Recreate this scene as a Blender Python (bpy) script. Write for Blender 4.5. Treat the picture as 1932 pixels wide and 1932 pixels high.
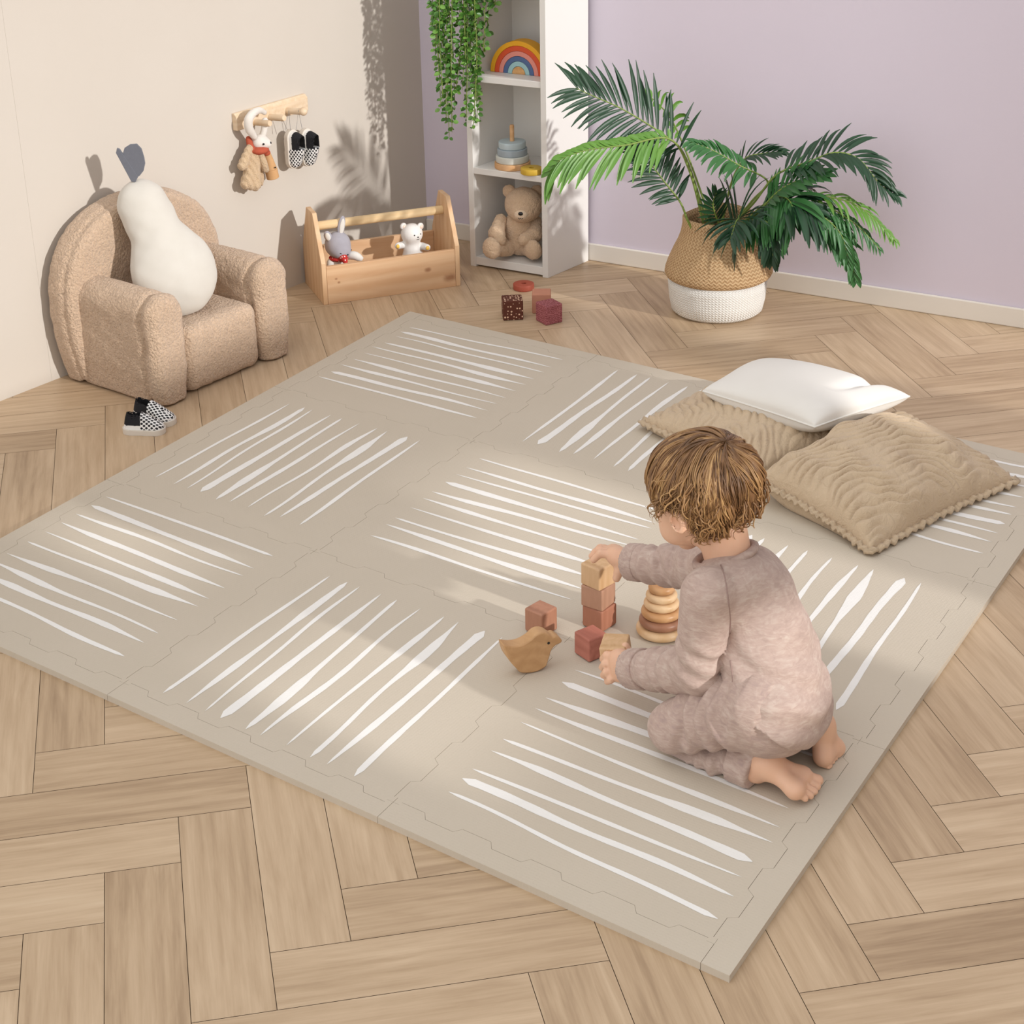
import bpy, bmesh, math, random
import numpy as np
from mathutils import Vector, Matrix

for o in list(bpy.data.objects): bpy.data.objects.remove(o)
SC = bpy.context.scene
COL = SC.collection

# ------------------------------------------------------------ camera
CAM = np.array([2.7729, -3.4125, 1.6118]); YAW, PIT, ROL = -0.67465, 0.4092, -0.04137
FL, CX, CY = 3256.4, 804.6, 782.6
def _basis():
    cy, sy, cp, sp = math.cos(YAW), math.sin(YAW), math.cos(PIT), math.sin(PIT)
    f = np.array([sy*cp, cy*cp, -sp]); r = np.array([cy, -sy, 0.]); u = np.cross(r, f)
    cr, sr = math.cos(ROL), math.sin(ROL)
    return cr*r+sr*u, -sr*r+cr*u, f
CR, CU, CF = _basis()
cd = bpy.data.cameras.new('camera'); cam = bpy.data.objects.new('camera', cd); COL.objects.link(cam)
cam.matrix_world = Matrix(((CR[0], CU[0], -CF[0], CAM[0]), (CR[1], CU[1], -CF[1], CAM[1]), (CR[2], CU[2], -CF[2], CAM[2]), (0, 0, 0, 1)))
cd.sensor_width = 36; cd.lens = FL/1932*36; cd.shift_x = (966-CX)/1932; cd.shift_y = (CY-966)/1932
cd.clip_start = .05
SC.camera = cam

# ------------------------------------------------------------ world, sun, exposure
w = bpy.data.worlds.new('world'); SC.world = w; w.use_nodes = True
_t = w.node_tree; bg = _t.nodes['Background']
_tc = _t.nodes.new('ShaderNodeTexCoord'); _d = _t.nodes.new('ShaderNodeVectorMath'); _d.operation = 'DOT_PRODUCT'
_d.inputs[1].default_value = tuple(Vector((-.45, -.60, .66)).normalized()); _t.links.new(_tc.outputs['Generated'], _d.inputs[0])
_r = _t.nodes.new('ShaderNodeMapRange'); _r.interpolation_type = 'SMOOTHSTEP'       # brighter sky on the open, camera side of the room
for _i, _x in zip((1, 2, 3, 4), (-.5, .95, .18, 1.40)): _r.inputs[_i].default_value = _x
_t.links.new(_d.outputs['Value'], _r.inputs[0]); _t.links.new(_r.outputs[0], bg.inputs[1])
bg.inputs[0].default_value = (1.0, .996, .992, 1)
SUN = np.array([-1., .05, -.32]); SUN /= np.linalg.norm(SUN)
sd = bpy.data.lights.new('sun', 'SUN'); sun = bpy.data.objects.new('sun', sd); COL.objects.link(sun)
sd.energy = 2.65; sd.angle = math.radians(1.6); sd.color = (1, .98, .955)
sun.rotation_euler = Vector(SUN).to_track_quat('-Z', 'Y').to_euler(); sun.location = (3.4, 0, 2.2)
SC.view_settings.view_transform = 'Standard'; SC.view_settings.look = 'None'
SC.view_settings.exposure = 0.0; SC.view_settings.gamma = 1; SC.view_settings.use_curve_mapping = False

# ------------------------------------------------------------ helpers: layout
def ray(px, py): return CF*FL + CR*(px-CX) - CU*(py-CY)
def U(px, py, z=0.):                      # point at height z
    d = ray(px, py); return CAM + d*((z-CAM[2])/d[2])
def hit(px, py, P0, n):
    d = ray(px, py); n = np.asarray(n, float); return CAM + d*(((np.asarray(P0)-CAM)@n)/(d@n))
RH = np.array([math.cos(YAW), -math.sin(YAW), 0]); DH = np.array([math.sin(YAW), math.cos(YAW), 0])
def PD(px, py, P0, d=0.):                 # point on the vertical plane facing the room's middle, d metres beyond P0
    return hit(px, py, np.asarray(P0)+DH*d, DH)
WA = np.array([-.482, -1.011, 0]); WC = np.array([-.406, .605, 0]); WB = np.array([1.402, .764, 0])
_w = (WC-WA)/np.linalg.norm(WC-WA); NL = np.array([_w[1], -_w[0], 0]); TL = _w
_w = (WB-WC)/np.linalg.norm(WB-WC); NB = np.array([_w[1], -_w[0], 0]); TB = _w
def WL(px, py, off=0.): return hit(px, py, WA+NL*off, NL)
def WBk(px, py, off=0.): return hit(px, py, WC+NB*off, NB)
V = np.array

# ------------------------------------------------------------ helpers: materials
def lin(h):
    if not isinstance(h, str): return tuple(h)+(1,)
    h = h.lstrip('#'); c = [int(h[i:i+2], 16)/255 for i in (0, 2, 4)]
    return tuple(x/12.92 if x <= .04045 else ((x+.055)/1.055)**2.4 for x in c)+(1,)
class NT:
    def __init__(s, name):
        s.m = bpy.data.materials.new(name); s.m.use_nodes = True; s.t = s.m.node_tree; s.b = s.t.nodes['Principled BSDF']
    def n(s, typ, **kw):
        x = s.t.nodes.new('ShaderNode'+typ)
        for k, v in kw.items():
            if k in x.inputs.keys(): 
                if hasattr(v, 'is_linked') or hasattr(v, 'node'): s.t.links.new(v, x.inputs[k])
                else: x.inputs[k].default_value = v
            else: setattr(x, k, v)
        return x
    def l(s, a, b): s.t.links.new(a, b)
    def math(s, op, a, b=None):
        x = s.t.nodes.new('ShaderNodeMath'); x.operation = op
        for i, v in enumerate((a, b)):
            if v is None: continue
            if hasattr(v, 'node'): s.l(v, x.inputs[i])
            else: x.inputs[i].default_value = v
        return x.outputs[0]
    def coords(s, kind='Object', scale=(1, 1, 1), rot=(0, 0, 0)):
        c = s.n('TexCoord'); mp = s.n('Mapping'); mp.inputs['Scale'].default_value = scale; mp.inputs['Rotation'].default_value = rot
        s.l(c.outputs[kind], mp.inputs[0]); return mp.outputs[0]
    def mix(s, fac, a, b):
        x = s.t.nodes.new('ShaderNodeMix'); x.data_type = 'RGBA'
        for i, v in ((0, fac), (6, a), (7, b)):
            if hasattr(v, 'node'): s.l(v, x.inputs[i])
            elif i == 0: x.inputs[0].default_value = v
            else: x.inputs[i].default_value = lin(v)
        return x.outputs[2]
    def ramp(s, fac, pts):
        x = s.t.nodes.new('ShaderNodeValToRGB'); s.l(fac, x.inputs[0])
        e = x.color_ramp.elements
        while len(e) < len(pts): e.new(.5)
        for i, (p, c) in enumerate(pts): e[i].position = p; e[i].color = lin(c)
        return x.outputs[0]
    def noise(s, vec, scale, detail=3, rough=.5, dist=0):
        x = s.n('TexNoise'); s.l(vec, x.inputs['Vector'])
        x.inputs['Scale'].default_value = scale; x.inputs['Detail'].default_value = detail
        x.inputs['Roughness'].default_value = rough; x.inputs['Distortion'].default_value = dist
        return x.outputs['Fac']
    def col(s, v):
        if hasattr(v, 'node'): s.l(v, s.b.inputs['Base Color'])
        else: s.b.inputs['Base Color'].default_value = lin(v)
    def rough(s, v): s.b.inputs['Roughness'].default_value = v
    def bump(s, h, strength=.3, dist=.002):
        x = s.n('Bump'); x.inputs['Strength'].default_value = strength; x.inputs['Distance'].default_value = dist
        s.l(h, x.inputs['Height']); s.l(x.outputs[0], s.b.inputs['Normal'])
def plain(name, c, rough=.6, c2=None, vscale=20, bscale=None, bstr=.3, bdist=.001, sheen=0, spec=.5, coat=0):
    t = NT(name); t.rough(rough); t.b.inputs['Specular IOR Level'].default_value = spec
    v = t.coords()
    if c2: t.col(t.mix(t.noise(v, vscale, 4), c, c2))
    else: t.col(c)
    if bscale: t.bump(t.noise(v, bscale, 3), bstr, bdist)
    if sheen: t.b.inputs['Sheen Weight'].default_value = sheen; t.b.inputs['Sheen Roughness'].default_value = .6
    if coat: t.b.inputs['Coat Weight'].default_value = coat
    return t.m
def wood(name, c1, c2, along=(1, 0, 0), scale=30, rough=.55, stretch=8, bstr=.15):
    t = NT(name); t.rough(rough); t.b.inputs['Specular IOR Level'].default_value = .35
    s = [scale, scale, scale]; k = max(range(3), key=lambda i: along[i]); s[k] = scale/stretch
    v = t.coords('Object', tuple(s)); n = t.noise(v, 1.0, 4, .6, 1.2)
    wv = t.n('TexWave'); wv.wave_type = 'RINGS'; wv.inputs['Scale'].default_value = .35; wv.inputs['Distortion'].default_value = 5; wv.inputs['Detail'].default_value = 3
    t.l(v, wv.inputs['Vector'])
    f = t.math('ADD', t.math('MULTIPLY', n, .8), t.math('MULTIPLY', wv.outputs['Fac'], .2))
    t.col(t.ramp(f, [(.25, c2), (.75, c1)])); t.bump(n, bstr, .0006)
    return t.m
def fleece(name, c1, c2, scale=90, bdist=.006, bstr=.8, rough=.95):
    t = NT(name); t.rough(rough); t.b.inputs['Specular IOR Level'].default_value = .1
    v = t.coords(); n1 = t.noise(v, scale, 2, .6, 1.5); n2 = t.noise(v, scale*.12, 2)
    vo = t.n('TexVoronoi'); vo.inputs['Scale'].default_value = scale*1.1; t.l(v, vo.inputs['Vector'])
    h = t.math('SUBTRACT', n1, t.math('MULTIPLY', vo.outputs['Distance'], .6))
    t.col(t.mix(t.math('ADD', t.math('MULTIPLY', n1, .7), t.math('MULTIPLY', n2, .3)), c2, c1)); t.bump(h, bstr, bdist)
    t.b.inputs['Sheen Weight'].default_value = .25; t.b.inputs['Sheen Roughness'].default_value = .7
    return t.m

# ------------------------------------------------------------ helpers: objects
def tag(o, label=None, cat=None, group=None, kind=None):
    if label: o['label'] = label
    if cat: o['category'] = cat
    if group: o['group'] = group
    if kind: o['kind'] = kind
    return o
def empty(name, loc, rz=0, label=None, cat=None, group=None):
    o = bpy.data.objects.new(name, None); COL.objects.link(o); o.location = tuple(loc); o.rotation_euler = (0, 0, rz)
    o.empty_display_size = .02
    return tag(o, label, cat, group)
def mesh_obj(name, verts, faces, mats, parent=None, smooth=False, mi=None, uvs=None):
    me = bpy.data.meshes.new(name)
    me.from_pydata([tuple(map(float, v)) for v in verts], [], [tuple(map(int, f)) for f in faces])
    if not isinstance(mats, (list, tuple)): mats = [mats]
    for m in mats: me.materials.append(m)
    if mi is not None: me.polygons.foreach_set('material_index', np.asarray(mi, np.int32))
    if smooth: me.polygons.foreach_set('use_smooth', np.ones(len(me.polygons), bool))
    if uvs:
        for nm, arr in uvs.items():
            l = me.uv_layers.new(name=nm); l.data.foreach_set('uv', np.asarray(arr, np.float32).ravel())
    me.update()
    o = bpy.data.objects.new(name, me); COL.objects.link(o)
    if parent: o.parent = parent
    return o
class MB:
    def __init__(s): s.v = []; s.f = []; s.mi = []; s.m = 0
    def add(s, v, f, m=None):
        k = len(s.v); s.v += [tuple(x) for x in v]; s.f += [tuple(i+k for i in q) for q in f]; s.mi += [s.m if m is None else m]*len(f)
    def box(s, lo, hi, m=None, O=(0, 0, 0), X=(1, 0, 0), Y=(0, 1, 0), Z=(0, 0, 1)):
        O, X, Y, Z = map(lambda q: np.asarray(q, float), (O, X, Y, Z))
        v = [O+X*x+Y*y+Z*z for z in (lo[2], hi[2]) for y in (lo[1], hi[1]) for x in (lo[0], hi[0])]
        f = [(0, 2, 3, 1), (4, 5, 7, 6), (0, 1, 5, 4), (2, 6, 7, 3), (0, 4, 6, 2), (1, 3, 7, 5)]
        if np.dot(np.cross(X, Y), Z) < 0: f = [q[::-1] for q in f]
        s.add(v, f, m)
    def prism(s, poly, d, m=None):         # polygon of 3D points extruded by vector d
        n = len(poly); poly = [np.asarray(q, float) for q in poly]; d = np.asarray(d, float)
        nn = sum((np.cross(poly[i]-poly[0], poly[(i+1) % n]-poly[0]) for i in range(1, n)), np.zeros(3))
        f = [tuple(range(n)), tuple(range(2*n-1, n-1, -1))]+[(i, n+i, n+(i+1) % n, (i+1) % n) for i in range(n)]
        if nn@d > 0: f = [q[::-1] for q in f]
        s.add(poly+[q+d for q in poly], f, m)
    def tube(s, pts, rad, n=8, m=None, cap=True, flat=None):
        pts = [np.asarray(q, float) for q in pts]; k = len(pts)
        if np.isscalar(rad): rad = [rad]*k
        T = [pts[min(i+1, k-1)]-pts[max(i-1, 0)] for i in range(k)]
        T = [t/(np.linalg.norm(t)+1e-12) for t in T]
        a = np.array([0, 0, 1.]) if abs(T[0][2]) < .9 else np.array([1., 0, 0])
        A = np.cross(T[0], a); A /= np.linalg.norm(A); V_ = []
        for i in range(k):
            A = A-T[i]*(A@T[i]); A /= np.linalg.norm(A)+1e-12; B = np.cross(T[i], A)
            for j in range(n):
                th = 2*math.pi*j/n; V_.append(pts[i]+rad[i]*(math.cos(th)*A+math.sin(th)*B))
        F = [(i*n+j, i*n+(j+1) % n, (i+1)*n+(j+1) % n, (i+1)*n+j) for i in range(k-1) for j in range(n)]
        if cap: F += [tuple(range(n-1, -1, -1)), tuple(range((k-1)*n, k*n))]
        s.add(V_, F, m)
    def lathe(s, prof, n=32, c=(0, 0, 0), m=None, close=False):   # prof: (r,z) bottom to top, outside to the right
        c = np.asarray(c, float); k = len(prof)
        V_ = [c+np.array([r*math.cos(2*math.pi*j/n), r*math.sin(2*math.pi*j/n), z]) for r, z in prof for j in range(n)]
        F = [(i*n+j, i*n+(j+1) % n, ((i+1) % k)*n+(j+1) % n, ((i+1) % k)*n+j) for i in range(k if close else k-1) for j in range(n)]
        if not close:
            if prof[0][0] > 1e-6: F.append(tuple(range(n-1, -1, -1)))
            if prof[-1][0] > 1e-6: F.append(tuple(range((k-1)*n, k*n)))
        s.add(V_, F, m)
    def build(s, name, mats, parent=None, smooth=False, bevel=0, seg=2, auto=None):
        o = mesh_obj(name, s.v, s.f, mats, parent, smooth, s.mi)
        if bevel:
            b = o.modifiers.new('bevel', 'BEVEL'); b.width = bevel; b.segments = seg; b.limit_method = 'ANGLE'; b.angle_limit = .7
        if auto is not None:
            for p in o.data.polygons: p.use_smooth = True
            o.data.set_sharp_from_angle(angle=auto)
        return o
def catmull(P, n=8):
    P = [np.asarray(p, float) for p in P]; Q = [2*P[0]-P[1]]+P+[2*P[-1]-P[-2]]; out = []
    for i in range(1, len(Q)-2):
        for k in range(n):
            t = k/n; a, b, c, d = Q[i-1:i+3]
            out.append(.5*((2*b)+(-a+c)*t+(2*a-5*b+4*c-d)*t*t+(-a+3*b-3*c+d)*t**3))
    out.append(P[-1]); return out

# ------------------------------------------------------------ helpers: signed-distance modelling
def cap(P, a, b, ra, rb=None):
    a, b = np.asarray(a, float), np.asarray(b, float); rb = ra if rb is None else rb
    ab = b-a; t = np.clip(((P-a)@ab)/(ab@ab+1e-12), 0, 1)
    return np.linalg.norm(P-a-t[:, None]*ab, axis=1)-(ra+(rb-ra)*t)
def ell(P, c, r, M=None):
    q = P-np.asarray(c, float)
    if M is not None: q = q@np.asarray(M, float).T      # rows of M: local axes
    r = np.asarray(r, float); k0 = np.linalg.norm(q/r, axis=1); k1 = np.linalg.norm(q/(r*r), axis=1)+1e-9
    return k0*(k0-1)/k1
def rbox(P, c, h, r, M=None):
    q = P-np.asarray(c, float)
    if M is not None: q = q@np.asarray(M, float).T
    q = np.abs(q)-(np.asarray(h, float)-r)
    return np.linalg.norm(np.maximum(q, 0), axis=1)+np.minimum(q.max(axis=1), 0)-r
def smin(k, *ds):
    d = ds[0]
    for e in ds[1:]:
        h = np.clip(.5+.5*(e-d)/k, 0, 1); d = e*(1-h)+d*h-k*h*(1-h)
    return d
def chain(P, pts, rad, k=None):
    d = None
    for i in range(len(pts)-1):
        e = cap(P, pts[i], pts[i+1], rad[i], rad[i+1]); d = e if d is None else (np.minimum(d, e) if k is None else smin(k, d, e))
    return d
def frame(fwd, up=(0, 0, 1)):             # rows: right, forward, up
    f = np.asarray(fwd, float); f = f/np.linalg.norm(f); r = np.cross(f, up); r /= np.linalg.norm(r); return np.array([r, f, np.cross(r, f)])
_rs = np.random.RandomState(3)
_K = _rs.normal(size=(24, 3)); _PH = _rs.uniform(0, 6.28, 24)
def nz(P, freq, seed=0, n=8):
    s = 0
    for i in range(n):
        j = (i+seed*5) % 24; s = s+np.sin(P@(_K[j]*freq)+_PH[j]+seed)
    return s/n**.5/1.4
def snets(f, lo, hi, h):
    lo = np.asarray(lo, float); n = np.ceil((np.asarray(hi)-lo)/h).astype(int)+1
    ax = [lo[i]+h*np.arange(n[i]) for i in range(3)]
    val = np.empty(n, np.float32)
    K = 4; big = n.prod() > 300000
    if big:                               # coarse pass, then only the band around the surface
        g = np.stack(np.meshgrid(*[ax[i][::K] for i in range(3)], indexing='ij'), -1)
        cv = f(g.reshape(-1, 3)).reshape(g.shape[:3]); up = cv
        for i in range(3): up = np.repeat(up, K, axis=i)[tuple(slice(0, n[q]) if q == i else slice(None) for q in range(3))]
        val[:] = up; near = np.argwhere(np.abs(up) < h*K*2.2)
        for i in range(0, len(near), 300000):
            q = near[i:i+300000]; val[tuple(q.T)] = f(np.stack([ax[k][q[:, k]] for k in range(3)], 1))
    else:
        g = np.stack(np.meshgrid(*ax, indexing='ij'), -1); val[:] = f(g.reshape(-1, 3)).reshape(g.shape[:3])
    c = [val[a:n[0]-1+a, b:n[1]-1+b, d:n[2]-1+d] for a in (0, 1) for b in (0, 1) for d in (0, 1)]
    ins = sum((x < 0).astype(np.int8) for x in c); act = (ins > 0) & (ins < 8)
    I = np.argwhere(act); vals = np.stack([x[act] for x in c], 1)
    off = np.array([(a, b, d) for a in (0, 1) for b in (0, 1) for d in (0, 1)], float)
    pos = np.zeros((len(I), 3)); cnt = np.zeros(len(I))
    for i in range(8):
        for j in range(i+1, 8):
            if np.abs(off[i]-off[j]).sum() != 1: continue
            a, b = vals[:, i], vals[:, j]; mk = (a < 0) != (b < 0)
            t = np.where(mk, a/np.where(mk, a-b, 1), 0)
            pos += mk[:, None]*(off[i]+t[:, None]*(off[j]-off[i])); cnt += mk
    verts = lo+h*(I+pos/cnt[:, None])
    idx = -np.ones(act.shape, int); idx[act] = np.arange(len(I)); F = []
    for d in range(3):
        u_, v_ = (d+1) % 3, (d+2) % 3
        s0 = [slice(1, -1)]*3; s1 = [slice(1, -1)]*3
        s0[d] = slice(0, -1); s1[d] = slice(1, None)
        A, B = val[tuple(s0)] < 0, val[tuple(s1)] < 0
        E = np.argwhere(A != B)
        if not len(E): continue
        flip = B[tuple(E.T)]; base = E+1; base[:, d] -= 1
        def gi(du, dv):
            q = base.copy(); q[:, u_] += du; q[:, v_] += dv; return idx[tuple(q.T)]
        q = np.stack([gi(-1, -1), gi(0, -1), gi(0, 0), gi(-1, 0)], 1); q[flip] = q[flip][:, ::-1]
        F.append(q)
    return verts, np.concatenate(F)
def sdf_obj(name, f, lo, hi, h, mats, parent=None, mi=None):
    v, F = snets(f, lo, hi, h)
    idx = None
    if mi is not None: idx = mi(v[F].mean(axis=1))
    return mesh_obj(name, v, F, mats, parent, True, idx)
def uv_sphere(c, r, n=12, m=8, R=None):
    V_, F = [], []
    for i in range(m+1):
        th = math.pi*i/m
        for j in range(n):
            ph = 2*math.pi*j/n; p = np.array([math.sin(th)*math.cos(ph), math.sin(th)*math.sin(ph), math.cos(th)])*r
            V_.append(np.asarray(c)+(p if R is None else np.asarray(R).T@p))
    F = [(i*n+j, (i+1)*n+j, (i+1)*n+(j+1) % n, i*n+(j+1) % n) for i in range(m) for j in range(n)]
    return V_, F
def ball(name, c, r, mat, parent=None, R=None, n=14):
    r = np.ones(3)*np.asarray(r); v, f = uv_sphere(c, r, n, max(8, n*2//3), R); return mesh_obj(name, v, f, mat, parent, True)
# ------------------------------------------------------------ structure
t = NT('oak_planks'); t.rough(.42); t.b.inputs['Specular IOR Level'].default_value = .35
uv = t.n('UVMap'); uv.uv_map = 'grain'; ur = t.n('UVMap'); ur.uv_map = 'plank'
sx = t.n('SeparateXYZ'); t.l(ur.outputs[0], sx.inputs[0])
su = t.n('SeparateXYZ'); t.l(uv.outputs[0], su.inputs[0])
def _gv(sa, sb, k):
    c = t.n('CombineXYZ'); t.l(t.math('MULTIPLY', su.outputs[0], sa), c.inputs[0])
    t.l(t.math('ADD', t.math('MULTIPLY', su.outputs[1], sb), t.math('MULTIPLY', sx.outputs[0], 53.)), c.inputs[1])
    t.l(t.math('MULTIPLY', sx.outputs[1], k), c.inputs[2]); return c.outputs[0]
n1 = t.noise(_gv(3.2, 22, 31.), 1, 4, .55, .8); n2 = t.noise(_gv(9, 170, 17.), 1, 3, .6, .3); n3 = t.noise(_gv(1.2, 5, 11.), 1, 2)
wv = t.n('TexWave'); wv.inputs['Scale'].default_value = 1.0; wv.inputs['Distortion'].default_value = 4.5; wv.inputs['Detail'].default_value = 2; wv.inputs['Detail Scale'].default_value = .8
wv.bands_direction = 'Y'; t.l(_gv(2.2, 13, 7.), wv.inputs['Vector'])
f = t.math('ADD', t.math('MULTIPLY', n1, .50), t.math('ADD', t.math('MULTIPLY', n2, .30), t.math('MULTIPLY', wv.outputs['Fac'], .06)))
f = t.math('ADD', f, t.math('ADD', t.math('MULTIPLY', t.math('SUBTRACT', sx.outputs[0], .5), .16), t.math('MULTIPLY', t.math('SUBTRACT', n3, .5), .25)))
t.col(t.ramp(f, [(.20, '#a0866a'), (.38, '#b99f81'), (.56, '#cab193'), (.78, '#d6c1a4')]))
t.bump(n2, .12, .0008)
M_OAK = t.m; M_GAP = plain('plank_gap', '#6b5238', .8)
def make_floor():
    wd, L = .1125, .45
    A = V([math.cos(math.radians(47.4)), math.sin(math.radians(47.4))]); B = V([A[1], -A[0]])
    o = V([1.08, -1.949]); v, fc, mi, u1, u2 = [], [], [], [], []
    v += [(-2.6, -4.6, -.0035), (4.6, -4.6, -.0035), (4.6, 2.2, -.0035), (-2.6, 2.2, -.0035)]; fc.append((0, 1, 2, 3)); mi.append(1)
    u1 += [(0, 0)]*4; u2 += [(0, 0)]*4
    rg = random.Random(5); g = .0005
    for k in range(-44, 45):
        for m in range(-10, 11):
            for H in (0, 1):
                a0, b0 = k*wd, -k*wd+2*L*m
                r = (a0-L, a0, b0, b0+wd) if H else (a0, a0+wd, b0, b0+L)
                c = o+A*(r[0]+r[1])/2+B*(r[2]+r[3])/2
                if not (-1.1 < c[0] < 4.4 and -4.2 < c[1] < 1.3): continue
                a_, b_, c_, d_ = r[0]+g, r[1]-g, r[2]+g, r[3]-g; i = len(v)
                q = [(a_, c_), (a_, d_), (b_, d_), (b_, c_)]
                v += [tuple(o+A*x+B*y)+(0.,) for x, y in q]; fc.append((i, i+1, i+2, i+3)); mi.append(0)
                R1, R2 = rg.random(), rg.random()
                for x, y in q:
                    lx, ly = ((x-r[0]), (y-r[2])) if H else ((y-r[2]), (x-r[0]))
                    u1.append((lx+R2*9, ly)); u2.append((R1, R2))
    o_ = mesh_obj('floor', v, fc, [M_OAK, M_GAP], None, False, mi, {'grain': u1, 'plank': u2})
    o_['kind'] = 'structure'
make_floor()
def wallmat(name, c, c2):
    t = NT(name); t.rough(.85); t.b.inputs['Specular IOR Level'].default_value = .2; v = t.coords('Object')
    t.col(t.mix(t.noise(v, 3, 3), c, c2)); n = t.noise(t.coords('Object', (1, 1, .35)), 420, 2); t.bump(n, .18, .0008); return t.m
M_CREAM = wallmat('cream_wallpaper', '#cdc5bb', '#c8bfb4'); M_LILAC = wallmat('lilac_wallpaper', '#dcd3e0', '#d7cedb')
M_WHITEW = plain('white_paint', '#e9e6e0', .6); M_SKIRT = plain('skirting_paint', '#e6dfd5', .5)
b = MB()
O = WC-NL*.0; L1 = 3.2
b.box((-.0, 0, 0), (L1-1.55-.0, .12, 2.6), 0, O-TL*0, -TL, -NL)
for s0, s1 in ((0, 1.458), (1.4592, 3.2)):
    pass
b = MB(); b.box((-.12, 0, -.02), (1.4582, .12, 2.6), 0, O, -TL, -NL); b.box((1.459, 0, -.02), (3.4, .12, 2.6), 0, O, -TL, -NL); b.box((1.45, .0005, -.02), (1.47, .12, 2.6), 0, O, -TL, -NL)
b.build('wall_left', M_CREAM)['kind'] = 'structure'
b = MB(); b.box((0.0, 0, -.02), (4.6, .12, 2.6), 0, O, TB, -NB); b.build('wall_back', M_LILAC)['kind'] = 'structure'
b = MB(); b.box((.002, -.010, 0), (4.5, -.0005, .052), 0, O, TB, -NB); b.build('baseboard_back', M_SKIRT, bevel=.003)['kind'] = 'structure'
# unseen wall added as a sun gobo, its openings shaped to place light patches
def gobo_wall_right():
    ops = [(.12, .60, .74, 2.5), (-1.06, -.76, .68, 1.08), (-1.80, -.76, .84, 1.03), (-1.66, -1.36, 1.13, 1.27), (-.38, -.06, .90, 1.06), (-1.5, .12, 1.40, 2.55)]
    ys = sorted({-4.4, 1.0}|{o[i] for o in ops for i in (0, 1)}); zs = sorted({-.02, 2.6}|{o[i] for o in ops for i in (2, 3)})
    b = MB()
    for i in range(len(ys)-1):
        j = 0
        while j < len(zs)-1:
            def solid(j): 
                cy, cz = (ys[i]+ys[i+1])/2, (zs[j]+zs[j+1])/2
                return not any(o[0] < cy < o[1] and o[2] < cz < o[3] for o in ops)
            if not solid(j): j += 1; continue
            k = j
            while k < len(zs)-1 and solid(k): k += 1
            b.box((4.0, ys[i], zs[j]), (4.06, ys[i+1], zs[k])); j = k
    b.build('gobo_wall_right', M_WHITEW)['kind'] = 'structure'
gobo_wall_right()

# ------------------------------------------------------------ foam play mat
t = NT('foam'); t.rough(.8); t.b.inputs['Specular IOR Level'].default_value = .25
v = t.coords('Object', (1, 1, 1)); ck = t.n('TexWave'); ck.inputs['Scale'].default_value = 55; t.l(v, ck.inputs['Vector'])
c2 = t.n('TexWave'); c2.bands_direction = 'Y'; c2.inputs['Scale'].default_value = 55; t.l(v, c2.inputs['Vector'])
hh = t.math('MULTIPLY', ck.outputs['Fac'], c2.outputs['Fac'])
t.col(t.mix(t.noise(v, 6, 3), '#c9beae', '#c4b9a8')); t.bump(hh, .25, .0006); M_FOAM = t.m
t = NT('foam_print'); t.rough(.75); v = t.coords(); t.col(t.mix(t.noise(v, 25, 3), '#f1efec', '#e8e6e2'))
ck = t.n('TexWave'); ck.inputs['Scale'].default_value = 55; t.l(v, ck.inputs['Vector']); c2 = t.n('TexWave'); c2.bands_direction = 'Y'; c2.inputs['Scale'].default_value = 55; t.l(v, c2.inputs['Vector'])
t.bump(t.math('MULTIPLY', ck.outputs['Fac'], c2.outputs['Fac']), .2, .0006); M_PRINT = t.m
TS, SKEW, ASP, MT = .6, .080394, .99508, .012
EU = V([TS, 0, 0]); EV = V([TS*ASP*math.sin(SKEW), -TS*ASP*math.cos(SKEW), 0])
def M_(u, v, z=0.): return EU*u+EV*v+V([0, 0, z])
def M_inv(p):
    v = p[1]/EV[1]; return (p[0]-v*EV[0])/TS, v
BR = .072
def seam(fix, a, b, axis, g):            # interlocking edge polyline in tile units, along u (axis 0) or v (axis 1), offset g off the seam
    n = int(round((b-a)/.1)); n = max(2, n); out = []
    for i in range(n):
        s = .011 if i % 2 else -.011
        t0, t1 = a+(b-a)*i/n, a+(b-a)*(i+1)/n; e = .008
        out += [(t0+e*(0 if i == 0 else 1)+(-.0008 if s*g < 0 else .0008)*0, fix+s+g), (t1-e*(0 if i == n-1 else 1), fix+s+g)]
    return [(q[0], q[1]) if axis == 0 else (q[1], q[0]) for q in out]
G = .0006
def tile_outline(i, j):
    u0, u1 = (BR if i == 0 else i), (3-BR if i == 2 else i+1); v0, v1 = (BR if j == 0 else j), (3-BR if j == 2 else j+1)
    top = seam(v0, u0, u1, 0, G); right = seam(u1, v0, v1, 1, -G); bot = seam(v1, u0, u1, 0, -G)[::-1]; left = seam(u0, v0, v1, 1, G)[::-1]
    C = [(u0+G*(i > 0), v0+G*(j > 0)), (u1-G*(i < 2), v0+G*(j > 0)), (u1-G*(i < 2), v1-G*(j < 2)), (u0+G*(i > 0), v1-G*(j < 2))]
    e = .02
    hz = lambda L: [(min(max(x, u0+e), u1-e), y) for x, y in L]; vt = lambda L: [(x, min(max(y, v0+e), v1-e)) for x, y in L]
    def cap_(L, k, ax):                   # straight start and end of a side, then the tabs
        f = C[k]; g = C[(k+1) % 4]; p, q = L[0], L[-1]
        return [f, (p[0], f[1]) if ax == 0 else (f[0], p[1])]+L+[(q[0], g[1]) if ax == 0 else (g[0], q[1])]
    return cap_(hz(top), 0, 0)+cap_(vt(right), 1, 1)+cap_(hz(bot), 2, 0)+cap_(vt(left), 3, 1)
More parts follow.
